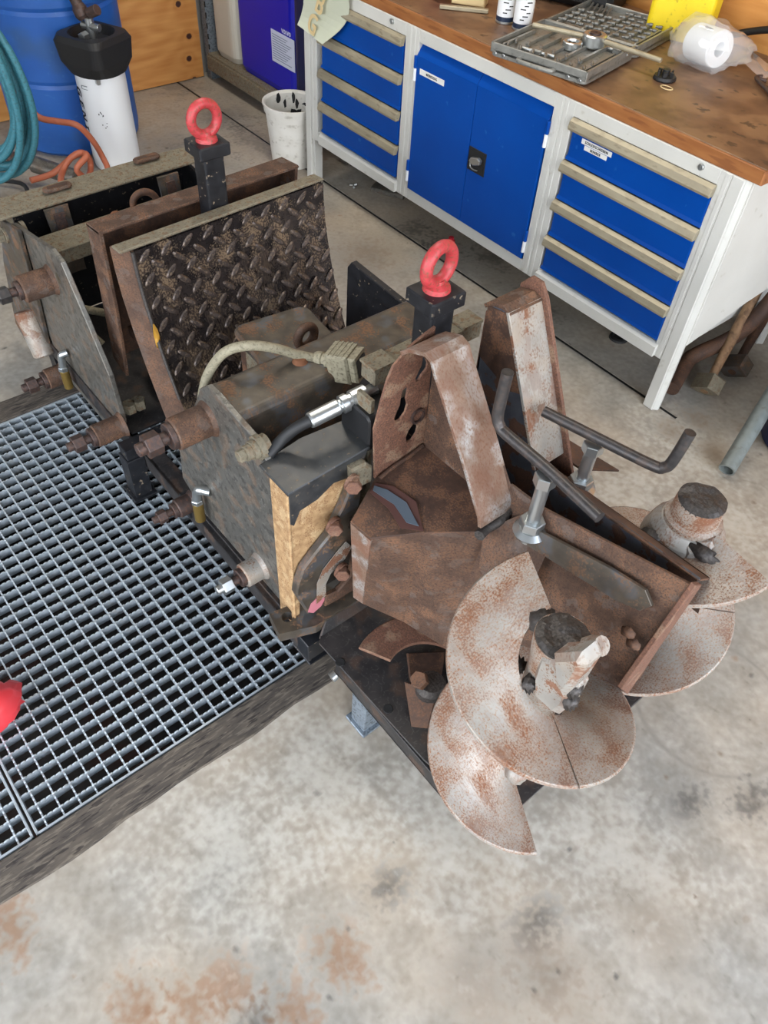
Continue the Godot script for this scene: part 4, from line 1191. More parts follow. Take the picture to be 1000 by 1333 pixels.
	s = S(); lathe(s, Vector3(0.475, 0.295, -0.315), Vector3.UP, [[0.178, 0], [0.192, 0], [0.194, 0.014], [0.178, 0.016], [0.178, 0]], 32); obj("rim", s, M.can_navy, bn)
	# small things on the floor
	s = S(); obox(s, Vector3(-1.64, 0.012, -0.22), Basis(Vector3.UP, 0.5), Vector3(0.16, 0.022, 0.07), 0.004); tag(obj("steel_offcut", s, M.steel), "flat grey steel offcut under the left drawer cabinet", "offcut")
	s = S(); obox(s, Vector3(-2.0, 0.03, -0.26), Basis(Vector3.UP, 0.2), Vector3(0.05, 0.06, 0.09), 0.004); tag(obj("steel_block", s, M.steel), "small dark block on the floor behind the bench's left leg", "block")
	s = S(); var n0 := Vector3(-1.778,0.008,-0.116)
	for i in 4: cyl(s, n0, n0 + Vector3(cos(i * 1.57 + 0.4) * 0.018, 0.004 if i % 2 else -0.004, sin(i * 1.57 + 0.4) * 0.018), 0.0055, 8)
	tag(obj("pipe_tee", s, M.bright), "tiny bright metal cross piece on the floor under the left drawers", "fitting")
	s = S(); var n1 := Vector3(-1.158,0.000,-0.162); lathe(s, n1, Vector3.UP, [[0, 0], [0.016, 0], [0.016, 0.012], [0.011, 0.014], [0.011, 0.026], [0, 0.027]], 16)
	tag(obj("red_stopper", s, plain(H("c22436"), 0.4)), "small red plastic cap on the floor under the double doors", "cap")
	s = S(); var n2 := Vector3(-0.296,0.000,-0.229); lathe(s, n2, Vector3.UP, [[0, 0.004], [0.02, 0.004], [0.026, 0.012], [0.034, 0.008], [0.036, 0.0]], 18)
	tag(obj("rubber_foot", s, M.rubber), "black round rubber foot on the floor under the right drawers", "foot")
	s = S(); var rb := Vector3(-0.196,0.045,2.154)
	blob(s, rb, Vector3(0.058, 0.046, 0.075), 0.35, 21, 14)
	tag(obj("red_glove", s, plain(H("cf3b42"), 0.4)), "red plastic bundle on the grating, cut by the left border", "bundle")

# ---------- the machine ----------
# a screw flight: thick plate wound about a vertical axis; a0, a1 in turns from the start
func flight(s: SurfaceTool, c: Vector3, ytop: float, pitch: float, t0: float, sg: float, ri: float, R: float, a0: float, a1: float, th := 0.009):
	var n := int((a1 - a0) * 56)
	var L := []
	for i in n + 1:
		var a := lerpf(a0, a1, float(i) / n)
		var t := t0 + sg * a * TAU
		var d := Vector3(cos(t), 0, -sin(t))
		var tg := Vector3(-sin(t), 0, -cos(t)) * sg
		var o := Vector3(c.x, ytop - pitch * a, c.z)
		var e := 0.004
		var tR := (tg * R * TAU - Vector3(0, pitch, 0)).normalized()
		var nR := d.cross(tR); if nR.y < 0: nR = -nR
		var tI := (tg * ri * TAU - Vector3(0, pitch, 0)).normalized()
		var nI := d.cross(tI); if nI.y < 0: nI = -nI
		L.append([o + d * ri, o + d * (R - e), o + d * R - Vector3(0, e * 0.5, 0), o + d * R - Vector3(0, th - e * 0.5, 0), o + d * (R - e) - Vector3(0, th, 0), o + d * ri - Vector3(0, th, 0), nI, nR, d])
	for i in n:
		var A: Array = L[i]
		var B: Array = L[i + 1]
		# top split across the radius so that it curves
		for k in 4:
			var f0 := k / 4.0
			var f1 := (k + 1) / 4.0
			var p: Array = []
			for e in [[A, f0], [A, f1], [B, f1], [B, f0]]:
				p.append((e[0][0] as Vector3).lerp(e[0][1], e[1]))
				p.append(((e[0][6] as Vector3).lerp(e[0][7], e[1])).normalized())
			squad(s, p[0], p[2], p[4], p[6], p[1], p[3], p[5], p[7])
			for q in [0, 2, 4, 6]: p[q] -= Vector3(0, th, 0)
			squad(s, p[0], p[2], p[4], p[6], -p[1], -p[3], -p[5], -p[7])
		squad(s, A[1], A[2], B[2], B[1], A[7], A[8], B[8], B[7])
		squad(s, A[2], A[3], B[3], B[2], A[8], A[8], B[8], B[8])
		squad(s, A[3], A[4], B[4], B[3], A[8], -A[7], -B[7], B[8])
		squad(s, A[0], A[5], B[5], B[0], -A[8], -A[8], -B[8], -B[8])
	for e in [0, n]:
		var A: Array = L[e]
		var nn: Vector3 = (L[0][1] - L[1][1]) if e == 0 else (L[n][1] - L[n - 1][1])
		quad(s, A[0], A[1], A[4], A[5], nn)
		quad(s, A[1], A[2], A[3], A[4], nn)

func rough_cap(s: SurfaceTool, c: Vector3, r: float, h: float, sd: int):
	# burnt, cut-off shaft end with a lumpy top
	var fn := FastNoiseLite.new(); fn.seed = sd; fn.frequency = 28.0
	var n := 26
	var m := 7
	var f := func(i: int, j: int) -> Vector3:
		var q := r * (1.0 - float(j) / m)
		var d := Vector3(cos(TAU * i / n), 0, sin(TAU * i / n)) * q
		return c + d + Vector3(0, h * (1.0 - pow(1.0 - float(j) / m, 4.0)) + fn.get_noise_3dv(c + d) * 0.007, 0)
	for i in n:
		for j in m: quad(s, f.call(i, j), f.call((i + 1) % n, j), f.call((i + 1) % n, j + 1), f.call(i, j + 1), Vector3(0, 1, 0))
		quad(s, f.call(i, 0), f.call((i + 1) % n, 0), f.call((i + 1) % n, 0) - Vector3(0, 0.012, 0), f.call(i, 0) - Vector3(0, 0.012, 0), f.call(i, 0) - c)

func build_augers():
	# near auger
	var c := Vector3(0.669, 0.21, 1.376)
	var a := thing("auger", "large rusty grey screw auger nearest the viewer on the front tray", "auger", c, "")
	for k in 3:
		var s := S()
		flight(s, c, 0.694, 0.318, 2.659, 1.0, [0.058, 0.048, 0.036][k], 0.1755, k * 0.5 + (0.0018 if k > 0 else 0.0), (k + 1) * 0.5 - 0.0018)
		obj("flight", s, M.flight, a)
	var s := S()
	lathe(s, Vector3(c.x, 0.21, c.z), Vector3.UP, [[0, 0], [0.036, 0.0], [0.036, 0.30], [0.040, 0.42], [0.044, 0.45], [0.046, 0.485], [0, 0.485]], 30)
	obj("shaft", s, M.flight, a)
	s = S(); rough_cap(s, Vector3(c.x, 0.697, c.z), 0.045, 0.008, 3); obj("weld_cap", s, M.weld, a)
	# tooth holder plates and the stub on the side
	s = S()
	var hx := c + Vector3(0.012, 0.43, 0.036)
	prism(s, [Vector3(0.661,0.689,1.425), Vector3(0.707,0.711,1.425), Vector3(0.739,0.682,1.425), Vector3(0.738,0.619,1.425), Vector3(0.729,0.578,1.425), Vector3(0.676,0.575,1.425), Vector3(0.663,0.621,1.425)], Vector3(0, 0, -0.045), 0.012)
	prism(s, [Vector3(0.689,0.730,1.440), Vector3(0.726,0.785,1.440), Vector3(0.742,0.770,1.440), Vector3(0.738,0.698,1.440), Vector3(0.730,0.656,1.440), Vector3(0.703,0.693,1.440)], Vector3(0.0, 0, -0.05), 0.010)
	obj("tooth_holder", s, M.rust_pale, a)
	s = S(); tube(s, [Vector3(0.691,0.673,1.360), Vector3(0.710,0.710,1.360), Vector3(0.723,0.725,1.360)], 0.016, 12); obj("stub", s, M.rust_pale, a)
	for e in [Vector3(0.626,0.571,1.400), Vector3(0.670,0.603,1.430), Vector3(0.739,0.639,1.420), Vector3(0.736,0.672,1.420)]:
		s = S(); blob(s, e - Vector3(0.004, 0.008, 0.008), Vector3(0.013, 0.016, 0.013), 0.6, 5, 10, 2.5); obj("weld_bead", s, M.weld, a)
	s = S(); blob(s, Vector3(c.x - 0.046, 0.672, c.z - 0.012), Vector3(0.022, 0.018, 0.026), 0.5, 7, 10); obj("weld_bead", s, M.weld, a)
	s = S(); blob(s, Vector3(0.717,0.372,1.445), Vector3(0.02, 0.03, 0.02), 0.4, 9, 8); obj("weld_bead", s, M.rust_pale, a)
	# far auger, wound the other way
	var d := Vector3(0.637, 0.21, 0.987)
	var b := thing("auger", "second screw auger at the right, half hidden behind the housing's end plate", "auger", d)
	for k in 3:
		s = S()
		var cuts := [0.0, 0.86, 1.2, 1.5]
		flight(s, d, 0.690, 0.313, -0.132, -1.0, 0.055, 0.177, cuts[k] + (0.0018 if k > 0 else 0.0), cuts[k + 1] - 0.0018)
		obj("flight", s, M.flight, b)
	s = S()
	lathe(s, d, Vector3.UP, [[0, 0], [0.036, 0.0], [0.036, 0.34], [0.052, 0.42], [0.052, 0.475], [0.045, 0.48], [0.043, 0.518], [0, 0.518]], 30)
	obj("shaft", s, M.flight, b)
	s = S(); rough_cap(s, Vector3(d.x, 0.729, d.z), 0.043, 0.008, 8); obj("weld_cap", s, M.weld, b)
	s = S()
	lathe(s, d + Vector3(0, 0.36, 0), Vector3.UP, [[0.05, 0.0], [0.076, 0.02], [0.078, 0.05], [0.068, 0.085], [0.055, 0.105], [0.04, 0.11]], 22)
	prism(s, [d + Vector3(0.03, 0.40, 0.07), d + Vector3(0.085, 0.41, 0.05), d + Vector3(0.095, 0.45, 0.03), d + Vector3(0.06, 0.475, 0.035), d + Vector3(0.03, 0.46, 0.06)], Vector3(-0.02, 0, -0.05), 0.012)
	obj("tooth_holder", s, M.rust_pale, b)
	s = S(); hexa(s, d + Vector3(0.045, 0.415, 0.058), d + Vector3(0.054, 0.422, 0.075), 0.02, 0.3, 0.004); obj("tooth_bolt", s, M.orange_rust, b)
	s = S(); blob(s, d + Vector3(-0.03, 0.42, 0.065), Vector3(0.025, 0.028, 0.012), 0.5, 4, 10, 2.5); obj("weld_bead", s, M.weld, b)
	s = S(); blob(s, d + Vector3(0.06, 0.455, 0.042), Vector3(0.03, 0.016, 0.014), 0.5, 6, 10, 2.5); obj("weld_bead", s, M.weld, b)
	# short pilot flight on the tray
	var p := Vector3(0.450,0.272,1.401)
	p.y = 0.203
	var t := thing("auger_tip", "short brown-rusted auger tip lying flat on the tray, left of the big auger", "auger tip", p)
	s = S(); flight(s, p, 0.288, 0.10, 3.62, -1.0, 0.095, 0.168, 0.0, 0.40, 0.010); obj("flight", s, M.rust_red, t)
	s = S(); lathe(s, p, Vector3.UP, [[0, 0], [0.034, 0], [0.034, 0.05], [0.026, 0.065], [0, 0.065]], 18); obj("shaft", s, M.weld, t)
	s = S(); prism(s, [p + Vector3(-0.10, 0.028, -0.02), p + Vector3(-0.03, 0.035, 0.03), p + Vector3(0.0, 0.035, -0.03), p + Vector3(-0.05, 0.03, -0.09)], Vector3(0, -0.012, 0), 0.003); obj("web_plate", s, M.rust_dark, t)
	s = S(); hexa(s, p + Vector3(-0.012, 0.07, 0.02), p + Vector3(-0.012, 0.09, 0.03), 0.019); obj("bolt", s, M.rust_dark, t)
	s = S(); prism(s, [p + Vector3(-0.045, 0.04, 0.035), p + Vector3(0.03, 0.0, 0.075), p + Vector3(0.055, 0.0, 0.05), p + Vector3(0.02, 0.05, 0.0)], Vector3(0, -0.012, -0.004), 0.002); obj("cutting_blade", s, M.rust_dark, t)

# a boss with washers, nut and bolt end sticking out of a side plate along +z
func boss(p: Node3D, c: Vector3, L: float, r: float, nut: float, bm: Material, nm: Material):
	var s := S(); lathe(s, c, Vector3.BACK, [[0, 0], [r + 0.006, 0.0], [r, 0.01], [r, L - 0.003], [r - 0.003, L], [0, L]], 22)
	var b := obj("boss", s, bm, p)
	s = S(); cyl(s, c + Vector3(0, 0, L), c + Vector3(0, 0, L + 0.012), nut * 1.15, 20); cyl(s, c + Vector3(0, 0, L + 0.012), c + Vector3(0, 0, L + 0.05), nut * 0.55, 14); obj("washer", s, M.bolt, b)
	s = S(); hexa(s, c + Vector3(0, 0, L + 0.03), c + Vector3(0, 0, L + 0.03 + nut * 1.3), nut, 0.3); cyl(s, c + Vector3(0, 0, L + 0.03 + nut), c + Vector3(0, 0, L + 0.036 + nut * 1.7), nut * 0.55, 14); obj("nut", s, nm, b)

func eyebolt(p: Node3D, c: Vector3, turn: float):
	var s := S()
	var u := Vector3(sin(turn), 0, cos(turn))
	tube(s, ring_path(c + Vector3(0, 0.047, 0), u, Vector3.UP, 0.0335, 30), 0.0115, 14, true)
	lathe(s, c, Vector3.UP, [[0, 0], [0.026, 0.0], [0.024, 0.008], [0.014, 0.014], [0.013, 0.02], [0, 0.02]], 20)
	obj("eye_bolt", s, M.red, p)

func lifting_post(called: String, label: String, c: Vector3, ybot: float, turn: float):
	var t := thing(called, label, "post", Vector3(c.x, ybot, c.z), "")
	var s := S()
	prism(s, rrect(Vector3(c.x, ybot, c.z), Vector3.RIGHT, Vector3.BACK, 0.027, 0.027, 0.006, 3), Vector3(0, c.y - ybot - 0.028, 0), 0.001)
	obj("tube", s, M.black, t)
	s = S(); prism(s, rrect(Vector3(c.x, c.y - 0.03, c.z), Vector3.RIGHT, Vector3.BACK, 0.038, 0.041, 0.006, 3), Vector3(0, 0.03, 0), 0.003)
	obj("head_plate", s, M.black, t)
	eyebolt(t, c, turn)

func csg_plate(called: String, P: Array, holes: Array, d: Vector3, m: Material, parent: Node3D):
	var z := d.normalized()
	var x: Vector3 = (P[1] - P[0]).normalized()
	var y := z.cross(x)
	var o: Vector3 = P[0]
	var to2 := func(A: Array) -> PackedVector2Array:
		var q := PackedVector2Array()
		for p in A: q.append(Vector2((p - o).dot(x), (p - o).dot(y)))
		return q
	var g := CSGPolygon3D.new()
	g.name = called
	g.polygon = to2.call(P)
	g.depth = d.length()
	for h in holes:
		var k := CSGPolygon3D.new()
		k.name = "hole"
		k.polygon = to2.call(h)
		k.depth = d.length() + 0.02
		k.position = Vector3(0, 0, 0.01)
		k.operation = CSGShape3D.OPERATION_SUBTRACTION
		g.add_child(k, true)
	g.material_override = m
	g.transform = Transform3D(Basis(x, y, z), o + d - parent.position)
	parent.add_child(g, true)

func build_trays():
	# front tray under the augers
	var t := thing("steel_tray", "dark steel stand under the augers, with a plate top and square leg", "stand", Vector3(0.47, 0, 1.2))
	var s := S()
	var P := [Vector3(0.185, 0.194, 0.86), Vector3(0.765, 0.194, 0.86), Vector3(0.768, 0.194, 1.425), Vector3(0.60, 0.194, 1.505), Vector3(0.20, 0.194, 1.515), Vector3(0.185, 0.194, 1.50)]
	P = [Vector3(0.185, 0.196, 0.86), Vector3(0.735, 0.196, 0.86), Vector3(0.740, 0.196, 1.43), Vector3(0.700, 0.196, 1.480), Vector3(0.55, 0.196, 1.502), Vector3(0.20, 0.196, 1.510), Vector3(0.185, 0.196, 1.495)]
	prism(s, P, Vector3(0, 0.006, 0), 0.001); obj("plate", s, M.tray, t)
	s = S(); prism(s, [Vector3(0.185, 0.196, 0.86), Vector3(0.185, 0.196, 1.50), Vector3(0.168, 0.232, 1.47), Vector3(0.168, 0.232, 0.86)], Vector3(0.006, 0, 0), 0.001); obj("upturned_rim", s, M.tray, t)
	for z in [1.515, 0.88]:
		s = S(); box(s, Vector3(0.25, 0.13, z - 0.02), Vector3(0.70, 0.18, z - 0.014), 0.001); box(s, Vector3(0.25, 0.13, z - 0.055), Vector3(0.70, 0.136, z - 0.014), 0.001); obj("angle_rail", s, M.tray, t)
	s = S(); box(s, Vector3(0.72, 0.135, 0.87), Vector3(0.728, 0.194, 1.44), 0.002); box(s, Vector3(0.69, 0.135, 0.87), Vector3(0.728, 0.141, 1.44), 0.001); obj("end_rail", s, M.tray, t)
	for q in [Vector3(0.335, 0, 1.475), Vector3(0.335, 0, 0.92), Vector3(0.62, 0, 1.10)]:
		s = S(); prism(s, rrect(q, Vector3.RIGHT, Vector3.BACK, 0.025, 0.025, 0.004, 2), Vector3(0, 0.195, 0), 0.001)
		var l := obj("leg", s, M.rack, t)
		s = S(); box(s, q - Vector3(0.034, 0, 0.034), q + Vector3(0.034, 0.008, 0.034), 0.002); obj("foot_plate", s, M.rack, l)
	for q in [Vector3(0.268,0.203,1.502), Vector3(0.419,0.203,1.489)]:
		s = S(); lathe(s, q, Vector3.UP, [[0.004, 0.0], [0.011, 0.0], [0.010, 0.0015], [0.0, 0.0012]], 16); obj("bolt_hole", s, M.dark, t)
	s = S(); var bq := Vector3(0.278,0.185,1.522); lathe(s, bq, Vector3(0, -0.2, 1), [[0, 0], [0.012, 0], [0.012, 0.012], [0, 0.014]], 12); obj("bolt", s, M.bright, t)
	# long stand on the grating under both frames
	var u := thing("steel_stand", "long dark steel stand on the grating under the two frames", "stand", Vector3(-0.5, 0, 1.2))
	for z in [[1.535, 0.008], [0.86, -0.008]]:
		s = S(); box(s, Vector3(-1.32, 0.125, z[0] - 0.008), Vector3(-0.655, 0.185, z[0]), 0.001); box(s, Vector3(-1.32, 0.125, minf(z[0], z[0] - z[1] * 6)), Vector3(-0.655, 0.131, maxf(z[0], z[0] - z[1] * 6)), 0.001); obj("rail", s, M.tray, u)
		s = S(); box(s, Vector3(-0.655, 0.10, z[0] - 0.02), Vector3(0.175, 0.16, z[0] - 0.012), 0.001); box(s, Vector3(-0.655, 0.154, z[0] - 0.06), Vector3(0.175, 0.16, z[0] - 0.012), 0.001); obj("rail", s, M.tray, u)
	for x in [-1.3, -0.665, -0.40, 0.14]:
		s = S(); box(s, Vector3(x, 0.125, 0.86), Vector3(x + 0.045, 0.185, 1.57 if x == -0.665 else 1.53), 0.002); obj("cross_rail", s, M.black, u)
	s = S(); box(s, Vector3(-1.3, 0.176, 0.87), Vector3(-0.68, 0.182, 1.52), 0.001); obj("plate", s, M.tray, u)
	s = S(); box(s, Vector3(-0.40, 0.168, 0.87), Vector3(0.16, 0.176, 1.515), 0.001); obj("plate", s, M.tray, u)
	for q in [Vector3(-0.64, 0, 1.55), Vector3(-1.27, 0, 1.50), Vector3(0.10, 0, 1.46), Vector3(-0.64, 0, 0.95), Vector3(0.1, 0, 0.95), Vector3(-1.27, 0, 0.95)]:
		s = S(); prism(s, [q + Vector3(-0.028, 0, -0.025), q + Vector3(0.028, 0, -0.025), q + Vector3(0.028, 0, 0.025), q + Vector3(-0.028, 0, 0.025)], Vector3(0, 0.15, 0), 0.002)
		var l := obj("leg", s, M.black, u)
		s = S(); box(s, q - Vector3(0.038, 0, 0.036), q + Vector3(0.038, 0.008, 0.036), 0.002); obj("foot_plate", s, M.black, l)

func build_head():
	var h := thing("auger_housing", "rusty gabled housing with two tall brackets between the augers", "housing", Vector3(0.45, 0.2, 1.17))
	var s := S()
	# near bracket: slotted back plate
	var q := [Vector3(0.155,0.592,1.335), Vector3(0.155,0.728,1.344), Vector3(0.155,0.792,1.330), Vector3(0.155,0.834,1.319), Vector3(0.155,0.860,1.307), Vector3(0.155,0.886,1.272), Vector3(0.155,0.898,1.240)]
	q += [Vector3(0.155, 0.905, 1.215), Vector3(0.155, 0.617, 1.208)]
	csg_plate("slotted_plate", q, [
		[Vector3(0.155,0.793,1.281), Vector3(0.155,0.796,1.272), Vector3(0.155,0.787,1.266), Vector3(0.155,0.765,1.269), Vector3(0.155,0.749,1.264), Vector3(0.155,0.732,1.268), Vector3(0.155,0.719,1.280), Vector3(0.155,0.719,1.292), Vector3(0.155,0.731,1.296), Vector3(0.155,0.747,1.290), Vector3(0.155,0.759,1.284), Vector3(0.155,0.772,1.284)],
		[Vector3(0.155,0.852,1.238), Vector3(0.155,0.840,1.229), Vector3(0.155,0.828,1.223), Vector3(0.155,0.816,1.224), Vector3(0.155,0.807,1.234), Vector3(0.155,0.797,1.241), Vector3(0.155,0.797,1.248), Vector3(0.155,0.806,1.251), Vector3(0.155,0.819,1.245), Vector3(0.155,0.830,1.239), Vector3(0.155,0.840,1.238)],
		[Vector3(0.155,0.690,1.244), Vector3(0.155,0.678,1.230), Vector3(0.155,0.658,1.232), Vector3(0.155,0.645,1.244), Vector3(0.155,0.646,1.257), Vector3(0.155,0.663,1.261), Vector3(0.155,0.679,1.255)]], Vector3(-0.005, 0, 0), M.rust_red, h)
	s = S(); var rc := Vector3(0.155,0.708,1.236); lathe(s, rc - Vector3(0.003, 0, 0), Vector3.RIGHT, [[0.013, 0], [0.018, 0.0], [0.018, 0.008], [0.013, 0.008], [0.013, 0]], 20); obj("pin_ring", s, M.bolt, h)
	# near bracket: folded strip over the top and down the slope
	var prof := [Vector3(0.150, 0.882, 0), Vector3(0.172, 0.902, 0), Vector3(0.212, 0.918, 0), Vector3(0.232, 0.912, 0), Vector3(0.243, 0.893, 0), Vector3(0.270, 0.857, 0)]
	var strip := func(z0: float, z1: float, pr: Array) -> SurfaceTool:
		var k := S()
		var inn := []
		for i in pr.size():
			var a: Vector3 = pr[maxi(i - 1, 0)]
			var b: Vector3 = pr[mini(i + 1, pr.size() - 1)]
			var tt := (b - a).normalized()
			inn.append(pr[i] + Vector3(-tt.y, tt.x, 0) * -0.008)
		inn.reverse()
		var P := []
		for p in pr: P.append(p + Vector3(0, 0, z0))
		for p in inn: P.append(p + Vector3(0, 0, z0))
		prism(k, P, Vector3(0, 0, z1 - z0), 0.001)
		return k
	obj("bracket_strip", strip.call(1.205, 1.292, prof), M.strip, h)
	obj("bracket_strip", strip.call(1.205, 1.292, [Vector3(0.270, 0.857, 0), Vector3(0.335, 0.765, 0), Vector3(0.398, 0.668, 0), Vector3(0.405, 0.645, 0)]), M.strip, h)
	# inner web of the near bracket and the wall behind the near auger
	s = S(); prism(s, [Vector3(0.156, 0.60, 1.205), Vector3(0.156, 0.885, 1.205), Vector3(0.21, 0.908, 1.205), Vector3(0.235, 0.895, 1.205), Vector3(0.40, 0.672, 1.205), Vector3(0.42, 0.655, 1.205), Vector3(0.42, 0.45, 1.205), Vector3(0.156, 0.45, 1.205)], Vector3(0, 0, 0.006), 0.001); obj("bracket_web", s, M.rust, h)
	s = S(); prism(s, [Vector3(0.385, 0.692, 1.207), Vector3(0.455, 0.692, 1.203), Vector3(0.61, 0.72, 1.187), Vector3(0.742, 0.738, 1.166), Vector3(0.742, 0.33, 1.235), Vector3(0.385, 0.33, 1.300)], Vector3(0, -0.003, -0.008), 0.001); obj("side_wall", s, M.rust, h)
	# flat bar welded along the ridge
	s = S(); prism(s, [Vector3(0.44, 0.655, 1.222), Vector3(0.62, 0.690, 1.202), Vector3(0.69, 0.695, 1.193), Vector3(0.712, 0.675, 1.194), Vector3(0.70, 0.652, 1.200), Vector3(0.66, 0.642, 1.208), Vector3(0.44, 0.615, 1.230)], Vector3(0, 0.002, 0.008), 0.001); obj("flat_bar", s, M.steel_brown, h)
	# sloping deck and the skirt below it
	s = S()
	prism(s, [Vector3(0.156, 0.617, 1.208), Vector3(0.156, 0.594, 1.335), Vector3(0.205, 0.577, 1.434), Vector3(0.26, 0.575, 1.428), Vector3(0.318, 0.592, 1.351), Vector3(0.40, 0.611, 1.262), Vector3(0.43, 0.622, 1.208)], Vector3(0, -0.007, 0), 0.001)
	var dk := obj("deck_plate", s, M.rust_dark, h)
	s = S(); prism(s, [Vector3(0.168, 0.5955, 1.345), Vector3(0.178, 0.5905, 1.366), Vector3(0.235, 0.5935, 1.365), Vector3(0.285, 0.593, 1.378), Vector3(0.318, 0.594, 1.348), Vector3(0.26, 0.605, 1.318), Vector3(0.20, 0.602, 1.325)], Vector3(0, 0.0008, 0), 0.0); obj("heat_tint", s, M.heat_red, dk)
	s = S(); prism(s, [Vector3(0.174, 0.597, 1.352), Vector3(0.180, 0.594, 1.360), Vector3(0.235, 0.597, 1.352), Vector3(0.285, 0.597, 1.362), Vector3(0.306, 0.598, 1.350), Vector3(0.25, 0.604, 1.334), Vector3(0.20, 0.600, 1.340)], Vector3(0, 0.0015, 0), 0.0); obj("heat_tint", s, M.heat_blue, dk)
	s = S(); prism(s, [Vector3(0.395, 0.613, 1.268), Vector3(0.43, 0.655, 1.212), Vector3(0.51, 0.665, 1.218), Vector3(0.52, 0.56, 1.255), Vector3(0.42, 0.54, 1.29)], Vector3(-0.002, -0.006, -0.003), 0.001); obj("deck_plate", s, M.rust, h)
	var sk := [[Vector3(0.26, 0.572, 1.428), Vector3(0.225, 0.30, 1.41)], [Vector3(0.318, 0.589, 1.351), Vector3(0.317, 0.30, 1.368)], [Vector3(0.40, 0.608, 1.262), Vector3(0.41, 0.30, 1.342)], [Vector3(0.52, 0.56, 1.255), Vector3(0.52, 0.30, 1.31)]]
	for i in 3:
		s = S()
		for p in [[sk[i][0], sk[i + 1][0], sk[i + 1][1]], [sk[i][0], sk[i + 1][1], sk[i][1]]]:
			prism(s, p, Vector3(-0.004, 0, -0.006), 0.0)
		obj("skirt_plate", s, M.rust, h)
	s = S(); prism(s, [Vector3(0.205, 0.570, 1.434), Vector3(0.262, 0.570, 1.430), Vector3(0.226, 0.302, 1.411), Vector3(0.205, 0.31, 1.42)], Vector3(0, 0, -0.006), 0.0); obj("skirt_plate", s, M.strip, h)
	# gable end plate
	s = S(); prism(s, [Vector3(0.737, 0.745, 1.168), Vector3(0.737, 0.722, 1.138), Vector3(0.737, 0.408, 1.185), Vector3(0.737, 0.490, 1.240)], Vector3(0.010, 0, 0), 0.0015); obj("end_plate", s, M.rust_red, h)
	# far bracket, closed
	s = S(); prism(s, [Vector3(0.165, 0.58, 1.10), Vector3(0.168, 0.918, 1.10), Vector3(0.222, 0.926, 1.10), Vector3(0.352, 0.665, 1.10), Vector3(0.40, 0.65, 1.10), Vector3(0.40, 0.42, 1.10), Vector3(0.165, 0.42, 1.10)], Vector3(0, 0, -0.008), 0.001); obj("bracket_web", s, M.rust_blue, h)
	s = S(); prism(s, [Vector3(0.170, 0.80, 1.1005), Vector3(0.169, 0.914, 1.1005), Vector3(0.218, 0.922, 1.1005), Vector3(0.288, 0.785, 1.1005), Vector3(0.25, 0.77, 1.1005), Vector3(0.215, 0.785, 1.1005)], Vector3(0, 0, 0.0006), 0.0); obj("rust_scale", s, M.rust_dark, h)
	obj("bracket_strip", strip.call(1.015, 1.104, [Vector3(0.222, 0.928, 0), Vector3(0.352, 0.668, 0), Vector3(0.362, 0.645, 0)]), M.rust_pale, h)
	obj("bracket_cap", strip.call(1.02, 1.103, [Vector3(0.160, 0.912, 0), Vector3(0.172, 0.924, 0), Vector3(0.205, 0.934, 0), Vector3(0.226, 0.926, 0)]), M.rust, h)
	s = S(); prism(s, [Vector3(0.165, 0.58, 1.02), Vector3(0.168, 0.93, 1.02), Vector3(0.19, 0.955, 1.02), Vector3(0.215, 0.955, 1.02), Vector3(0.235, 0.93, 1.02), Vector3(0.40, 0.60, 1.02), Vector3(0.40, 0.45, 1.02), Vector3(0.165, 0.45, 1.02)], Vector3(0, 0, -0.008), 0.001); obj("bracket_web", s, M.rust_red, h)
	s = S(); prism(s, [Vector3(0.165, 0.55, 1.02), Vector3(0.165, 0.90, 1.02), Vector3(0.165, 0.90, 1.10), Vector3(0.165, 0.55, 1.10)], Vector3(0.008, 0, 0), 0.001); obj("bracket_back", s, M.rust_red, h)
	s = S(); prism(s, [Vector3(0.38, 0.655, 1.10), Vector3(0.735, 0.712, 1.126), Vector3(0.735, 0.38, 1.126), Vector3(0.38, 0.38, 1.10)], Vector3(0, 0, -0.008), 0.001); obj("side_wall", s, M.rust_blue, h)
	s = S()
	prism(s, [Vector3(0.35, 0.662, 1.104), Vector3(0.735, 0.716, 1.130), Vector3(0.735, 0.672, 1.070), Vector3(0.35, 0.622, 1.045)], Vector3(0, -0.006, 0), 0.001); obj("ridge_flange", s, M.rust_dark, h)
	s = S(); prism(s, [Vector3(0.38, 0.628, 1.05), Vector3(0.735, 0.676, 1.072), Vector3(0.735, 0.50, 1.00), Vector3(0.38, 0.46, 0.97)], Vector3(0, -0.005, -0.004), 0.001); obj("side_wall", s, M.rust_dark, h)
	s = S(); prism(s, [Vector3(0.17, 0.60, 1.0), Vector3(0.4, 0.62, 1.0), Vector3(0.43, 0.58, 0.90), Vector3(0.2, 0.55, 0.90)], Vector3(0, -0.006, 0), 0.001); obj("deck_plate", s, M.rust_dark, h)
	# ridge weld seams
	s = S(); tube(s, smooth_path([Vector3(0.40, 0.640, 1.212), Vector3(0.405, 0.632, 1.24), Vector3(0.402, 0.628, 1.27), Vector3(0.408, 0.63, 1.295)], 4), 0.011, 7); obj("weld_seam", s, M.weld, h)
	s = S(); tube(s, smooth_path([Vector3(0.16, 0.619, 1.215), Vector3(0.162, 0.612, 1.25), Vector3(0.161, 0.605, 1.29), Vector3(0.163, 0.597, 1.33)], 4), 0.005, 7); obj("weld_seam", s, M.rust_dark, h)
	for p in [Vector3(0.704,0.605,1.220), Vector3(0.721,0.590,1.220)]:
		s = S(); blob(s, p, Vector3(0.014, 0.012, 0.008), 0.4, 3, 7); obj("weld_bead", s, M.rust_dark, h)
	# clamp bolts with bent-bar handles
	var b1 := Vector3(0.464,0.650,1.225)
	var t1 := Vector3(0.469,0.791,1.225)
	t1.x = b1.x; t1.z = b1.z
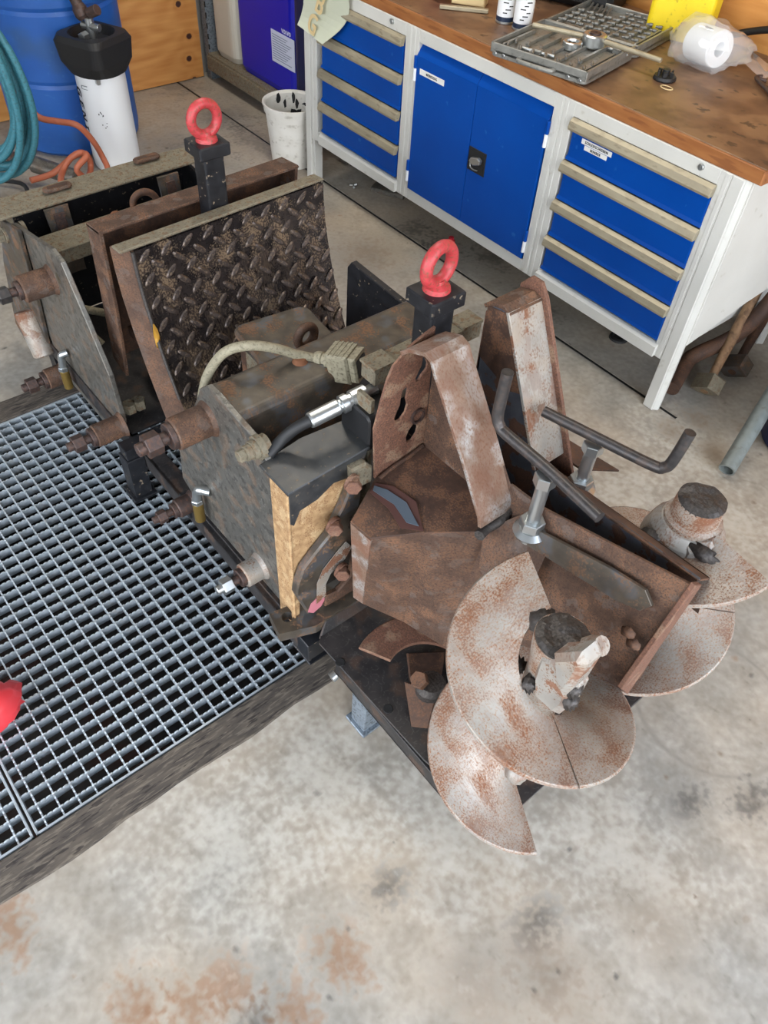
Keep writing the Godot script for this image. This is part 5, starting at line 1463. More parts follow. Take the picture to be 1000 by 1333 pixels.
	var k1 := thing("clamp_bolt", "zinc clamp bolt with a bent dark bar handle on the near side of the housing", "clamp bolt", b1)
	s = S(); cyl(s, b1 + Vector3(0, -0.03, 0), t1 + Vector3(0, 0.0, 0), 0.0125, 16); obj("shank", s, M.bright, k1)
	s = S(); lathe(s, b1 - Vector3(0, 0.004, 0), Vector3.UP, [[0.012, 0], [0.030, 0.0], [0.032, 0.004], [0.022, 0.012], [0.012, 0.012]], 24); hexa(s, b1 + Vector3(0, 0.008, 0), b1 + Vector3(0, 0.030, 0), 0.0235); obj("nut", s, M.bright, k1)
	s = S(); hexa(s, t1 - Vector3(0, 0.02, 0), t1 + Vector3(0, 0.004, 0), 0.020); obj("bolt_head", s, M.bright, k1)
	s = S()
	var yb := t1.y + 0.016
	var e0 := Vector3(t1.x - 0.128, yb, t1.z - 0.004)
	var e1 := Vector3(t1.x + 0.122, yb, t1.z + 0.012)
	tube(s, smooth_path([e0 + Vector3(-0.003, 0.115, -0.004), e0 + Vector3(-0.003, 0.06, -0.002), e0 + Vector3(-0.001, 0.022, 0), e0 + Vector3(0.008, 0.006, 0), e0 + Vector3(0.026, 0, 0), t1 + Vector3(0, 0.016, 0), e1], 5), 0.0105, 14)
	obj("bar_handle", s, M.bar, k1)
	var b2 := Vector3(0.430,0.654,1.050)
	var t2 := Vector3(0.435,0.744,1.050)
	b2.x = t2.x; b2.z = t2.z; b2.y = 0.625
	var k2 := thing("clamp_bolt", "zinc clamp bolt whose bent bar handle turns up at the right", "clamp bolt", b2)
	s = S(); cyl(s, b2 + Vector3(0, -0.02, 0), t2, 0.0125, 16); obj("shank", s, M.bright, k2)
	s = S(); lathe(s, b2 - Vector3(0, 0.0, 0), Vector3.UP, [[0.012, 0], [0.030, 0.0], [0.032, 0.004], [0.022, 0.012], [0.012, 0.012]], 24); hexa(s, b2 + Vector3(0, 0.01, 0), b2 + Vector3(0, 0.030, 0), 0.0235); obj("nut", s, M.bright, k2)
	s = S(); hexa(s, t2 - Vector3(0, 0.02, 0), t2 + Vector3(0, 0.002, 0), 0.020); obj("bolt_head", s, M.bright, k2)
	s = S()
	yb = t2.y + 0.016
	var f0 := Vector3(t2.x - 0.105, yb + 0.004, t2.z + 0.03)
	var f1 := Vector3(t2.x + 0.128, yb - 0.002, t2.z - 0.035)
	tube(s, smooth_path([f0, t2 + Vector3(0, 0.016, 0), f1 + Vector3(-0.022, 0, 0.006), f1 + Vector3(-0.004, 0.006, 0), f1 + Vector3(0.004, 0.024, -0.004), f1 + Vector3(0.008, 0.092, -0.012)], 5), 0.0105, 14)
	obj("bar_handle", s, M.bar, k2)

func obx_lip(s: SurfaceTool, c: Vector3, b: Basis):
	obox(s, c + b.x * 0.034, b, Vector3(0.018, 0.060, 0.054), 0.004)
	for i in 4: obox(s, c + b.x * (-0.018 + 0.011 * i) + b.y * 0.034, b, Vector3(0.004, 0.003, 0.056), 0.0005)

func build_beam_frame():
	var b := thing("coupler_unit", "grey steel coupling frame with a square cross beam and black-lidded box", "frame", Vector3(-0.1, 0.19, 1.2))
	var s := S()
	prism(s, [Vector3(-0.252, 0.585, 1.51), Vector3(-0.205, 0.665, 1.51), Vector3(-0.175, 0.690, 1.51), Vector3(-0.139, 0.692, 1.51), Vector3(0.011, 0.674, 1.51), Vector3(0.045, 0.640, 1.51), Vector3(0.052, 0.600, 1.51), Vector3(0.046, 0.19, 1.51), Vector3(-0.31, 0.182, 1.51), Vector3(-0.40, 0.235, 1.51), Vector3(-0.376, 0.40, 1.51)], Vector3(0, 0, -0.014), 0.002)
	obj("side_plate", s, M.steel, b)
	s = S(); prism(s, [Vector3(-0.455, 0.62, 0.94), Vector3(-0.44, 0.64, 0.94), Vector3(-0.20, 0.63, 0.94), Vector3(-0.05, 0.60, 0.94), Vector3(-0.05, 0.19, 0.94), Vector3(-0.46, 0.19, 0.94)], Vector3(0, 0, -0.02), 0.002)
	obj("side_plate", s, M.black, b)
	s = S(); prism(s, rrect(Vector3(-0.138, 0.585, 1.496), Vector3.RIGHT, Vector3.UP, 0.065, 0.088, 0.018, 5), Vector3(0, 0, -0.55), 0.001)
	obj("square_beam", s, M.steel_brown, b)
	# cover block behind the beam with lifting lug and light web
	s = S()
	var cp := rrect(Vector3(-0.37, 0.545, 1.19), Vector3(0.99, 0, 0.12), Vector3(-0.12, 0, 0.99), 0.095, 0.105, 0.03, 4)
	prism(s, cp, Vector3(0, 0.02, 0), 0.006); obj("cover_plate", s, M.steel_brown, b)
	s = S(); prism(s, [Vector3(-0.445, 0.25, 1.28), Vector3(-0.41, 0.25, 1.28), Vector3(-0.41, 0.545, 1.28), Vector3(-0.445, 0.545, 1.28)], Vector3(0, 0, -0.18), 0.003); prism(s, [Vector3(-0.40, 0.40, 1.27), Vector3(-0.27, 0.40, 1.27), Vector3(-0.27, 0.545, 1.27), Vector3(-0.40, 0.545, 1.27)], Vector3(0, 0, -0.18), 0.003); obj("cover_block", s, M.rust_dark, b)
	s = S(); prism(s, [Vector3(-0.40, 0.42, 1.29), Vector3(-0.345, 0.42, 1.29), Vector3(-0.33, 0.48, 1.29), Vector3(-0.35, 0.535, 1.29), Vector3(-0.40, 0.54, 1.29)], Vector3(0, 0, -0.01), 0.001); obj("web_plate", s, M.khaki, b)
	s = S(); var lg := Vector3(-0.30, 0.575, 1.18); tube(s, ring_path(lg + Vector3(0, 0.022, 0), Vector3(0.1, 0, 0.99), Vector3.UP, 0.026, 20), 0.011, 10, true); obj("lifting_lug", s, M.rust, b)
	s = S(); var rv := Vector3(-0.15, 0.672, 1.30); lathe(s, rv, Vector3.UP, [[0, 0.012], [0.012, 0.010], [0.018, 0.0]], 14); obj("plug_screw", s, M.brown_rust, b)
	# box at the right
	s = S(); prism(s, [Vector3(0.128, 0.638, 1.522), Vector3(0.128, 0.652, 1.345), Vector3(0.128, 0.60, 1.362), Vector3(0.128, 0.53, 1.40), Vector3(0.128, 0.45, 1.455), Vector3(0.128, 0.36, 1.495), Vector3(0.128, 0.28, 1.508), Vector3(0.128, 0.185, 1.512), Vector3(0.128, 0.185, 1.522)], Vector3(-0.066, 0, 0), 0.002)
	obj("gusset_box", s, M.tan_rust, b)
	s = S(); prism(s, [Vector3(0.035, 0.640, 1.526), Vector3(0.132, 0.640, 1.526), Vector3(0.134, 0.655, 1.335), Vector3(0.045, 0.655, 1.285), Vector3(0.02, 0.640, 1.42)], Vector3(0, 0.008, 0), 0.002); obj("lid", s, M.lid, b)
	s = S(); prism(s, [Vector3(0.1285, 0.645, 1.524), Vector3(0.1285, 0.655, 1.338), Vector3(0.1285, 0.628, 1.348), Vector3(0.1285, 0.605, 1.385), Vector3(0.1285, 0.612, 1.42), Vector3(0.1285, 0.59, 1.46), Vector3(0.1285, 0.585, 1.50), Vector3(0.1285, 0.55, 1.516), Vector3(0.1285, 0.56, 1.524)], Vector3(0.004, 0, 0), 0.001); obj("lid_skirt", s, M.lid, b)
	s = S(); box(s, Vector3(0.118, 0.187, 1.5215), Vector3(0.131, 0.640, 1.5275), 0.002); obj("edge_strip", s, M.tan_rust, b)
	# bosses and fittings of the near side plate
	boss(b, Vector3(-0.188,0.593,1.510), 0.085, 0.036, 0.026, M.rust, M.bolt)
	boss(b, Vector3(-0.358,0.181,1.510), 0.05, 0.026, 0.018, M.bolt, M.bolt)
	boss(b, Vector3(-0.031,0.245,1.510), 0.05, 0.030, 0.020, M.rust_pale, M.bright)
	s = S(); var sb := Vector3(0.009,0.663,1.510); lathe(s, sb, Vector3.BACK, [[0, -0.02], [0.022, -0.02], [0.022, -0.008], [0.026, -0.008], [0.026, 0.004], [0.020, 0.004], [0.020, 0.016], [0.016, 0.016], [0.016, 0.030], [0, 0.030]], 16); obj("stacked_bolt", s, M.khaki, b)
	s = S(); hexa(s, sb + Vector3(0, 0, 0.029), sb + Vector3(0, 0, 0.045), 0.013); obj("bolt_head", s, M.khaki, b)
	s = S(); var gz := Vector3(-0.213,0.623,1.500); hexa(s, gz - Vector3(0, 0.012, 0), gz, 0.012); cyl(s, gz, gz + Vector3(0, 0.02, 0), 0.006); lathe(s, gz + Vector3(0, 0.018, 0), Vector3.UP, [[0, 0], [0.009, 0], [0.009, 0.008], [0.004, 0.012], [0, 0.012]], 12); obj("grease_nipple", s, M.bright, b)
	s = S(); var el := Vector3(-0.273,0.304,1.530); tube(s, smooth_path([el + Vector3(0.03, 0.012, -0.02), el + Vector3(0.01, 0.012, -0.004), el, el + Vector3(-0.003, -0.03, 0.004)], 5), 0.012, 12); hexa(s, el + Vector3(-0.003, -0.042, 0.004), el + Vector3(-0.003, -0.028, 0.004), 0.015); obj("elbow", s, M.bright, b)
	s = S(); cyl(s, el + Vector3(-0.004, -0.105, 0.004), el + Vector3(-0.003, -0.04, 0.004), 0.0135, 16); obj("brass_sleeve", s, M.brass, b)
	# cross bar with valve block behind the slotted plate
	s = S(); box(s, Vector3(0.036, 0.750, 1.0), Vector3(0.078, 0.785, 1.285), 0.003); obj("cross_bar", s, M.khaki, b)
	s = S(); for z in [1.232, 1.0]:
		s = S(); box(s, Vector3(0.034, 0.785, z), Vector3(0.080, 0.791, z + 0.055), 0.001); obj("pad", s, M.khaki, b)
	s = S(); prism(s, rrect(Vector3(0.085, 0.685, 1.335), Vector3.RIGHT, Vector3.UP, 0.045, 0.045, 0.012, 4), Vector3(0, 0, -0.075), 0.004); obj("valve_block", s, M.rubber, b)
	s = S(); prism(s, [Vector3(0.075, 0.25, 1.325), Vector3(0.118, 0.25, 1.325), Vector3(0.118, 0.76, 1.325), Vector3(0.075, 0.76, 1.325)], Vector3(0, 0, -0.012), 0.002); obj("column_plate", s, M.khaki, b)
	# coupling levers that carry the housing
	var l := thing("coupling_lever", "bent steel coupling lever with eyes and a pink paint mark, between box and housing", "lever", Vector3(0.15, 0.2, 1.45))
	s = S()
	csg_plate("eye_bar", [Vector3(0.085, 0.235, 1.565), Vector3(0.145, 0.235, 1.578), Vector3(0.175, 0.235, 1.50), Vector3(0.178, 0.235, 1.33), Vector3(0.10, 0.235, 1.33), Vector3(0.098, 0.235, 1.50)], [ring_path(Vector3(0.118, 0.235, 1.538), Vector3(1, 0, 0), Vector3(0, 0, 1), 0.0135, 16), ring_path(Vector3(0.128, 0.235, 1.398), Vector3(1, 0, 0), Vector3(0, 0, 1), 0.0135, 16)], Vector3(0, -0.03, 0), M.steel_brown, l)
	s = S(); prism(s, [Vector3(0.150,0.350,1.531), Vector3(0.150,0.382,1.526), Vector3(0.150,0.423,1.511), Vector3(0.150,0.452,1.481), Vector3(0.150,0.484,1.444), Vector3(0.150,0.528,1.423), Vector3(0.150,0.548,1.411), Vector3(0.150,0.587,1.395), Vector3(0.150,0.607,1.384), Vector3(0.150,0.599,1.365), Vector3(0.150,0.548,1.363), Vector3(0.150,0.517,1.369), Vector3(0.150,0.504,1.389), Vector3(0.150,0.477,1.392), Vector3(0.150,0.439,1.361), Vector3(0.150,0.418,1.360), Vector3(0.150,0.401,1.380), Vector3(0.150,0.377,1.401), Vector3(0.150,0.354,1.442), Vector3(0.150,0.328,1.454), Vector3(0.150,0.278,1.455), Vector3(0.150,0.250,1.502)], Vector3(-0.022, 0, 0), 0.004); obj("arm", s, M.steel_brown, l)
	s = S(); prism(s, [Vector3(0.150,0.262,1.504), Vector3(0.150,0.287,1.495), Vector3(0.150,0.295,1.480), Vector3(0.150,0.288,1.461), Vector3(0.150,0.272,1.457), Vector3(0.150,0.254,1.468), Vector3(0.150,0.246,1.489)], Vector3(0.0008, 0, 0), 0.0); obj("paint_mark", s, M.pink, l)
	s = S(); prism(s, [Vector3(0.155,0.406,1.380), Vector3(0.155,0.426,1.364), Vector3(0.155,0.310,1.355), Vector3(0.155,0.245,1.366), Vector3(0.155,0.242,1.424), Vector3(0.155,0.248,1.459), Vector3(0.155,0.287,1.458), Vector3(0.155,0.279,1.424), Vector3(0.155,0.303,1.390)], Vector3(-0.014, 0, 0), 0.003); obj("cheek_plate", s, M.rust, l)
	s = S(); prism(s, [Vector3(0.152,0.425,1.423), Vector3(0.152,0.439,1.403), Vector3(0.152,0.410,1.386), Vector3(0.152,0.381,1.404), Vector3(0.152,0.358,1.443), Vector3(0.152,0.331,1.456), Vector3(0.152,0.288,1.456), Vector3(0.152,0.277,1.482), Vector3(0.152,0.351,1.480), Vector3(0.152,0.388,1.464)], Vector3(0.0012, 0, 0), 0.0); obj("bare_patch", s, M.rust_pale, l)
	s = S(); prism(s, [Vector3(0.150,0.644,1.389), Vector3(0.150,0.642,1.353), Vector3(0.150,0.621,1.337), Vector3(0.150,0.577,1.336), Vector3(0.150,0.581,1.364), Vector3(0.150,0.608,1.386)], Vector3(-0.03, 0, 0), 0.004); obj("lug", s, M.khaki, l)
	for e in [Vector3(0.155,0.519,1.434), Vector3(0.172,0.408,1.360), Vector3(0.160,0.622,1.394), Vector3(0.165,0.367,1.420)]:
		s = S(); cyl(s, e - Vector3(0.006, 0, -0.004), e + Vector3(0.004, 0, 0.002), 0.019, 16); hexa(s, e + Vector3(0.002, 0, 0.002), e + Vector3(0.016, 0.002, 0.012), 0.0165); obj("bolt", s, M.rust_red, l)
	# cable with plug, and hydraulic hose
	var c := thing("power_cable", "beige ribbed cable arching to a square plug over the beam", "cable", Vector3(-0.2, 0.6, 1.4))
	var path := [Vector3(-0.253,0.560,1.495), Vector3(-0.241,0.616,1.490), Vector3(-0.239,0.664,1.470), Vector3(-0.217,0.716,1.440), Vector3(-0.191,0.732,1.400), Vector3(-0.175,0.715,1.350), Vector3(-0.157,0.686,1.300), Vector3(-0.139,0.672,1.265)]
	s = S(); tube(s, smooth_path(path, 6), 0.0105, 10); obj("sheath", s, M.cable_beige, c)
	var p0 := Vector3(-0.142,0.670,1.265)
	var pm := Vector3(-0.083,0.683,1.235)
	var pd := (pm - p0).normalized()
	s = S(); lathe(s, p0, pd, [[0.0, 0], [0.015, 0.0], [0.017, 0.006], [0.017, 0.018], [0.014, 0.020], [0.014, 0.028], [0.020, 0.030], [0.020, 0.045], [0, 0.045]], 18); obj("gland", s, M.cable_beige, c)
	s = S()
	var pz := pd.cross(Vector3.UP).normalized()
	var pb := Basis(pd, pz.cross(pd).normalized(), pz)
	obox(s, pm, pb, Vector3(0.052, 0.068, 0.062), 0.005); obx_lip(s, pm, pb); obj("plug", s, M.cable_beige, c)
	s = S(); prism(s, rrect(pm + pd * 0.043, pb.y, pb.z, 0.022, 0.019, 0.004, 3), pd * 0.0015, 0.0); obj("socket_face", s, M.rubber, c)
	var hy := thing("hydraulic_hose", "short black hydraulic hose with a long silver ferrule above the lid", "hose", Vector3(0.05, 0.7, 1.4))
	s = S(); tube(s, smooth_path([Vector3(0.030,0.655,1.500), Vector3(0.029,0.675,1.469), Vector3(0.040,0.700,1.441), Vector3(0.052,0.715,1.415)], 6), 0.0115, 12); obj("hose", s, M.rubber, hy)
	var h0 := Vector3(0.052,0.715,1.419)
	var h1 := Vector3(0.068,0.735,1.283)
	var hd := (h1 - h0).normalized()
	s = S(); lathe(s, h0, hd, [[0, 0], [0.0145, 0.0], [0.016, 0.004], [0.016, 0.062], [0.0135, 0.066], [0.0135, 0.07], [0.0185, 0.071], [0.0185, 0.084], [0.015, 0.086], [0.015, 0.092], [0.0185, 0.094], [0.0185, 0.125], [0.012, 0.127], [0.012, 0.15], [0, 0.15]], 20); obj("ferrule", s, M.bright, hy)
	lifting_post("lifting_post", "black square post with a red eye bolt behind the slotted bracket", Vector3(0.114, 0.948, 1.182), 0.3, 0.12)

func build_shield_frame():
	var t := thing("tread_shield", "dark diamond-plate shield bent forward, standing in the middle of the machine", "shield", Vector3(-0.55, 0.2, 1.18))
	# curved plate: profile in x over y, swept along z
	var prof := [[0.756, 0.0], [0.70, 0.004], [0.64, 0.014], [0.56, 0.038], [0.48, 0.070], [0.40, 0.110], [0.33, 0.150], [0.27, 0.190]]
	var zl := 1.440
	var zr := 0.885
	var xo := func(z: float) -> float: return -0.600 - (zl - z) / (zl - zr) * 0.034
	var s := S()
	var pt := func(i: int, z: float, off: float) -> Vector3:
		var a: Array = prof[maxi(i - 1, 0)]
		var b: Array = prof[mini(i + 1, prof.size() - 1)]
		var tt := Vector3(b[1] - a[1], b[0] - a[0], 0).normalized()
		var k := 1.0 if z > 1.0 else 0.82
		return Vector3(xo.call(z) + prof[i][1] * k, prof[i][0], z) + Vector3(-tt.y, tt.x, 0) * -off * -1.0
	var nz := 6
	for i in prof.size() - 1:
		for j in nz:
			var z0 := lerpf(zl, zr, float(j) / nz)
			var z1 := lerpf(zl, zr, float(j + 1) / nz)
			quad(s, pt.call(i, z0, 0.0), pt.call(i, z1, 0.0), pt.call(i + 1, z1, 0.0), pt.call(i + 1, z0, 0.0), Vector3(1, 0.3, 0))
			quad(s, pt.call(i, z0, -0.008), pt.call(i, z1, -0.008), pt.call(i + 1, z1, -0.008), pt.call(i + 1, z0, -0.008), Vector3(-1, -0.3, 0))
	var plate := obj("tread_plate", s, M.tread, t)
	# raised lugs in two alternating directions
	var lug := S()
	var lp := []
	var n := 12
	for i in n:
		var q := TAU * i / n
		lp.append(Vector3(cos(q) * 0.0215, sin(q) * 0.0078, 0))
	for i in n:
		var j := (i + 1) % n
		var a: Vector3 = lp[i]
		var b2: Vector3 = lp[j]
		var ai := a * 0.62 + Vector3(0, 0, 0.0032)
		var bi := b2 * 0.62 + Vector3(0, 0, 0.0032)
		quad(lug, a, b2, bi, ai, Vector3(a.x * 0.3, a.y, 0.004)); tri(lug, Vector3(0, 0, 0.0038), ai, bi, Vector3(0, 0, 1), Vector3(0, 0, 1), Vector3(0, 0, 1))
	var lm := lug.commit()
	var rows := 17
	for r in rows:
		var len := 0.020 + r * 0.0285
		# walk down the profile
		var acc := 0.0
		var pos := Vector3(0, 0, 0)
		var dir := Vector3(0, -1, 0)
		var ok := false
		for i in prof.size() - 1:
			var a := Vector3(prof[i][1], prof[i][0], 0)
			var b2 := Vector3(prof[i + 1][1], prof[i + 1][0], 0)
			var L := (b2 - a).length()
			if acc + L >= len:
				pos = a.lerp(b2, (len - acc) / L); dir = (b2 - a).normalized(); ok = true
				break
			acc += L
		if not ok: continue
		for cidx in 10:
			var z := zl - 0.026 - cidx * 0.057 - (0.0285 if r % 2 else 0.0)
			if z < zr + 0.015: continue
			var flip := r % 2 == 0
			var nrm := Vector3(-dir.y, dir.x, 0)
			var ex := Vector3(0, 0, -1)
			var ey := nrm.cross(ex).normalized()
			var an := 0.72 if flip else -0.72
			var bx := ex * cos(an) + ey * sin(an)
			var by := nrm.cross(bx)
			var k := 1.0 if z > 1.0 else 0.82
			objm("lug", lm, Transform3D(Basis(bx, by, nrm), Vector3(xo.call(z) + pos.x * lerpf(0.88, 1.0, clampf((z - 0.885) / 0.115, 0, 1)), pos.y, z) + nrm * 0.0001), M.lug, plate)
	# flanges: brown strip at the left, khaki top, thin right edge
	s = S()
	var P := []
	for i in prof.size(): P.append(pt.call(i, zl, 0.0))
	for i in prof.size(): P.append(pt.call(prof.size() - 1 - i, zl, 0.0) + Vector3(-0.030 - 0.0035 * i, -0.004, 0.045 - 0.0022 * i))
	for i in prof.size() - 1: prism(s, [P[i], P[i + 1], P[2 * prof.size() - 2 - i], P[2 * prof.size() - 1 - i]], Vector3(-0.004, 0, -0.006), 0.0)
	obj("side_flange", s, M.rust, t)
	s = S(); prism(s, [Vector3(-0.640, 0.756, 1.470), Vector3(-0.598, 0.760, 1.470), Vector3(-0.632, 0.760, 0.885), Vector3(-0.674, 0.756, 0.885)], Vector3(0, 0.007, 0), 0.002); obj("top_flange", s, M.khaki, t)
	s = S(); tube(s, [pt.call(0, zl, 0), pt.call(1, zl, 0), pt.call(2, zl, 0), pt.call(3, zl, 0), pt.call(4, zl, 0), pt.call(5, zl, 0)], 0.005, 8); obj("weld_seam", s, M.weld, t)
	s = S(); var pm: Vector3 = pt.call(3, zl, 0.0); blob(s, pm + Vector3(0.004, -0.02, 0.0), Vector3(0.008, 0.04, 0.007), 0.5, 5, 8); obj("yellow_paint", s, plain(H("b98a2c"), 0.6), t)
	s = S(); for z in [1.38, 0.95]:
		s = S(); prism(s, [Vector3(-0.67, 0.20, z), Vector3(-0.50, 0.20, z), Vector3(-0.56, 0.40, z), Vector3(-0.645, 0.70, z)], Vector3(0, 0, -0.01), 0.001); obj("rib_plate", s, M.rust_dark, t)
	# brown shield facing the other way
	var w := thing("rear_shield", "brown rusty shield with an open back, standing behind the diamond-plate shield", "shield", Vector3(-0.76, 0.2, 1.18))
	s = S(); prism(s, [Vector3(-0.700, 0.768, 1.470), Vector3(-0.715, 0.56, 1.470), Vector3(-0.748, 0.36, 1.470), Vector3(-0.760, 0.31, 1.470), Vector3(-0.825, 0.335, 1.470), Vector3(-0.795, 0.56, 1.470), Vector3(-0.772, 0.758, 1.470)], Vector3(0, 0, -0.010), 0.0015); obj("side_flange", s, M.rust, w)
	s = S(); prism(s, [Vector3(-0.772, 0.758, 1.470), Vector3(-0.700, 0.766, 1.470), Vector3(-0.728, 0.766, 0.895), Vector3(-0.806, 0.758, 0.895)], Vector3(0, -0.008, 0), 0.002); obj("top_flange", s, M.rust, w)
	s = S()
	for e in [[Vector3(-0.772, 0.758, 0), Vector3(-0.795, 0.56, 0)], [Vector3(-0.795, 0.56, 0), Vector3(-0.825, 0.335, 0)]]:
		prism(s, [e[0] + Vector3(0, 0, 1.468), e[0] + Vector3(-0.034, 0, 0.897), e[1] + Vector3(-0.034, 0, 0.897), e[1] + Vector3(0, 0, 1.468)], Vector3(0.008, 0.0, 0), 0.0)
	obj("shield_plate", s, M.rust_dark, w)
	s = S(); prism(s, [Vector3(-0.73, 0.766, 0.905), Vector3(-0.806, 0.758, 0.905), Vector3(-0.86, 0.34, 0.905), Vector3(-0.79, 0.32, 0.905)], Vector3(0, 0, -0.01), 0.001); obj("side_flange", s, M.rust, w)
	s = S(); box(s, Vector3(-0.90, 0.182, 1.0), Vector3(-0.72, 0.34, 1.35), 0.004); obj("base_block", s, M.black, w)
	s = S(); prism(s, [Vector3(-0.80, 0.40, 1.42), Vector3(-0.64, 0.40, 1.42), Vector3(-0.64, 0.43, 1.42), Vector3(-0.80, 0.43, 1.42)], Vector3(0, 0, -0.4), 0.002); obj("stiffener", s, M.rust_dark, w)
	lifting_post("lifting_post", "black square post with a red eye bolt between the two shields", Vector3(-0.690, 0.910, 1.175), 0.3, 0.0)
	# rear frame with two cross bars
	var f := thing("rear_carriage", "rear steel frame with two khaki cross bars and a bolted side plate", "frame", Vector3(-1.1, 0.19, 1.2))
	s = S(); prism(s, [Vector3(-1.198,0.580,1.530), Vector3(-1.024,0.617,1.530), Vector3(-0.901,0.646,1.530), Vector3(-0.849,0.635,1.530), Vector3(-0.780,0.509,1.530), Vector3(-0.712,0.369,1.530), Vector3(-0.702,0.210,1.530), Vector3(-0.780,0.119,1.530), Vector3(-0.865,0.086,1.530), Vector3(-1.156,0.085,1.530), Vector3(-1.216,0.342,1.530), Vector3(-1.223,0.513,1.530)], Vector3(0, 0, -0.014), 0.002); obj("side_plate", s, M.steel, f)
	s = S(); prism(s, [Vector3(-1.246,0.574,1.545), Vector3(-1.103,0.608,1.545), Vector3(-1.135,0.391,1.545), Vector3(-1.198,0.147,1.545), Vector3(-1.413,-0.010,1.545), Vector3(-1.519,0.076,1.545), Vector3(-1.382,0.378,1.545)], Vector3(0, 0, -0.012), 0.002); obj("outer_plate", s, M.steel_brown, f)
	s = S(); prism(s, [Vector3(-1.305, 0.594, 1.60), Vector3(-1.195, 0.594, 1.60), Vector3(-1.215, 0.594, 0.93), Vector3(-1.32, 0.594, 0.93)], Vector3(0, 0.008, 0), 0.002); obj("cross_bar", s, M.khaki, f)
	s = S(); prism(s, [Vector3(-1.135, 0.548, 1.50), Vector3(-1.035, 0.548, 1.50), Vector3(-1.07, 0.548, 0.92), Vector3(-1.165, 0.548, 0.92)], Vector3(0, 0.008, 0), 0.002); prism(s, [Vector3(-1.035, 0.515, 1.50), Vector3(-1.035, 0.552, 1.50), Vector3(-1.07, 0.552, 0.92), Vector3(-1.07, 0.515, 0.92)], Vector3(-0.008, 0, 0), 0.001); obj("cross_bar", s, M.khaki, f)
	s = S(); prism(s, [Vector3(-1.30, 0.19, 1.50), Vector3(-1.30, 0.585, 1.50), Vector3(-1.325, 0.585, 0.935), Vector3(-1.325, 0.19, 0.935)], Vector3(0.01, 0, 0), 0.0); obj("back_plate", s, M.black, f)
	s = S(); prism(s, [Vector3(-1.325, 0.19, 0.95), Vector3(-1.325, 0.58, 0.95), Vector3(-0.95, 0.53, 0.95), Vector3(-0.86, 0.19, 0.95)], Vector3(0, 0, -0.012), 0.001); obj("side_plate", s, M.black, f)
	for e in [Vector3(-1.262,0.606,1.363), Vector3(-1.290,0.606,1.069)]:
		s = S(); prism(s, rrect(e, Vector3(-0.03, 0, -1).normalized(), Vector3(-1, 0, 0), 0.042, 0.016, 0.012, 4), Vector3(0, 0.010, 0), 0.003)
		var pd := obj("weld_pad", s, M.rust, f)
		s = S(); prism(s, rrect(e + Vector3(0, 0.0101, 0), Vector3(-0.03, 0, -1).normalized(), Vector3(-1, 0, 0), 0.03, 0.006, 0.005, 4), Vector3(0, 0.001, 0), 0.0); obj("slot", s, M.rust_dark, pd)
	for e in [1.40, 1.05]:
		s = S(); prism(s, [Vector3(-1.20, 0.59, e + 0.035), Vector3(-1.20, 0.59, e - 0.035), Vector3(-1.17, 0.40, e - 0.03), Vector3(-1.17, 0.40, e + 0.03)], Vector3(-0.008, 0, 0), 0.001)
		var hb := obj("hanger", s, M.steel_brown, f)
		s = S(); prism(s, [Vector3(-1.1935, 0.575, e + 0.015), Vector3(-1.1935, 0.575, e - 0.015), Vector3(-1.183, 0.515, e - 0.015), Vector3(-1.183, 0.515, e + 0.015)], Vector3(0.004, 0, 0), 0.0005); obj("slot_bolt", s, M.bolt, hb)
	s = S(); var er := Vector3(-1.079,0.580,1.188); tube(s, ring_path(er + Vector3(0, 0.012, 0), Vector3(0.25, 0, -0.97), Vector3(0, 1, 0), 0.034, 22), 0.010, 10, true); obj("lifting_eye", s, M.rust_dark, f)
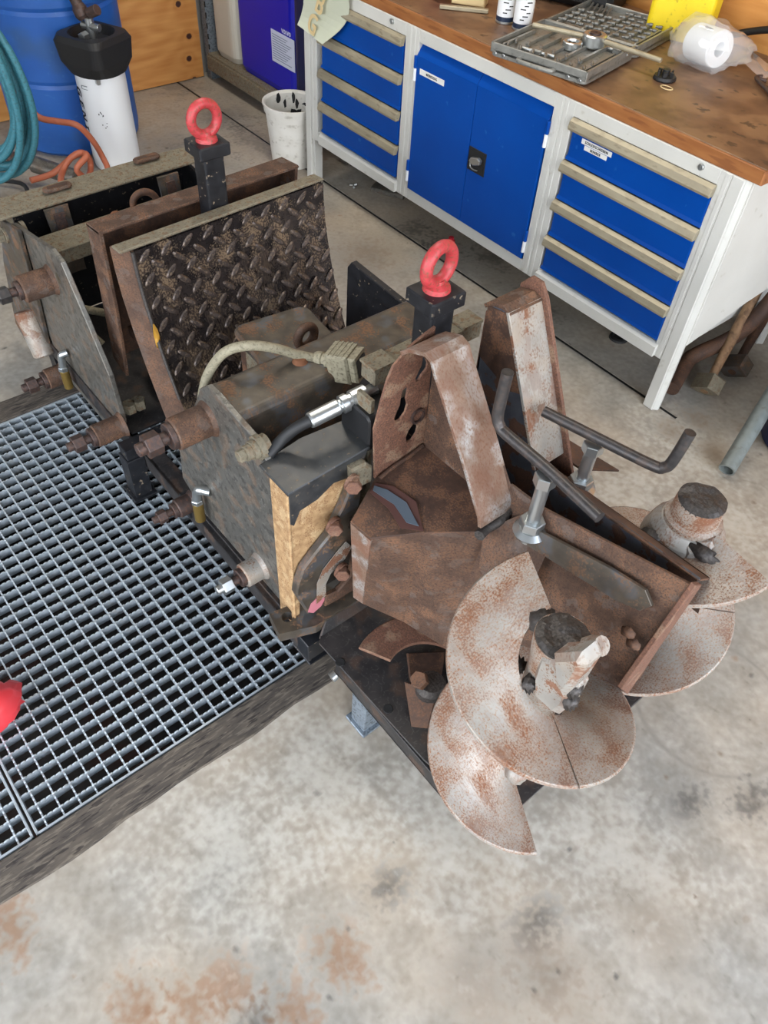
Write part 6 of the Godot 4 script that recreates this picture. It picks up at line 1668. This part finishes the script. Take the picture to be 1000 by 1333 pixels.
	s = S(); var st := Vector3(-1.094,0.560,1.275); lathe(s, st, Vector3(0.2, 1, 0), [[0, 0], [0.014, 0.0], [0.016, 0.02], [0.009, 0.026], [0, 0.026]], 10); obj("bolt", s, M.brown_rust, f)
	boss(f, Vector3(-0.968,0.526,1.530), 0.085, 0.036, 0.022, M.rust, M.bar)
	boss(f, Vector3(-1.150,0.095,1.530), 0.06, 0.032, 0.024, M.rust, M.bolt)
	boss(f, Vector3(-0.704,0.205,1.530), 0.085, 0.032, 0.024, M.rust, M.bolt)
	for e in [Vector3(-1.237,0.533,1.540), Vector3(-1.191,0.560,1.500), Vector3(-0.910,0.561,1.500)]:
		s = S(); cyl(s, e, e + Vector3(0, 0, 0.012), 0.022, 14); hexa(s, e + Vector3(0, 0, 0.012), e + Vector3(0, 0, 0.03), 0.018); obj("bolt", s, M.khaki, f)
	# tube end at the far left and small fittings
	s = S(); cyl(s, Vector3(-1.257,0.279,1.560), Vector3(-1.197,0.148,1.560), 0.034, 18, 0.004); obj("tube_end", s, M.rust_pale, f)
	s = S(); tube(s, smooth_path([Vector3(-0.920,0.463,1.500), Vector3(-0.943,0.430,1.480), Vector3(-0.994,0.355,1.400)], 4), 0.011, 10); obj("hose_stub", s, M.cable_beige, f)
	s = S(); tube(s, [Vector3(-1.048,0.279,1.450), Vector3(-1.014,0.246,1.430)], 0.010, 10); obj("hose_stub", s, M.cable_beige, f)
	s = S(); var el := Vector3(-1.028,0.241,1.555); tube(s, smooth_path([el + Vector3(0.01, 0.018, -0.02), el + Vector3(0.003, 0.012, -0.004), el, el + Vector3(-0.001, -0.03, 0.003)], 5), 0.011, 12); hexa(s, el + Vector3(-0.001, -0.045, 0.004), el + Vector3(-0.001, -0.03, 0.004), 0.015); obj("elbow", s, M.bright, f)
	s = S(); cyl(s, el + Vector3(-0.002, -0.11, 0.004), el + Vector3(-0.001, -0.044, 0.004), 0.0135, 16); obj("brass_sleeve", s, M.brass, f)
	s = S(); for e in [Vector3(-0.747,0.200,1.486), Vector3(-0.747,0.200,1.457)]: hexa(s, e, e + Vector3(0, 0.03, 0), 0.02)
	obj("base_nut", s, M.khaki, f)
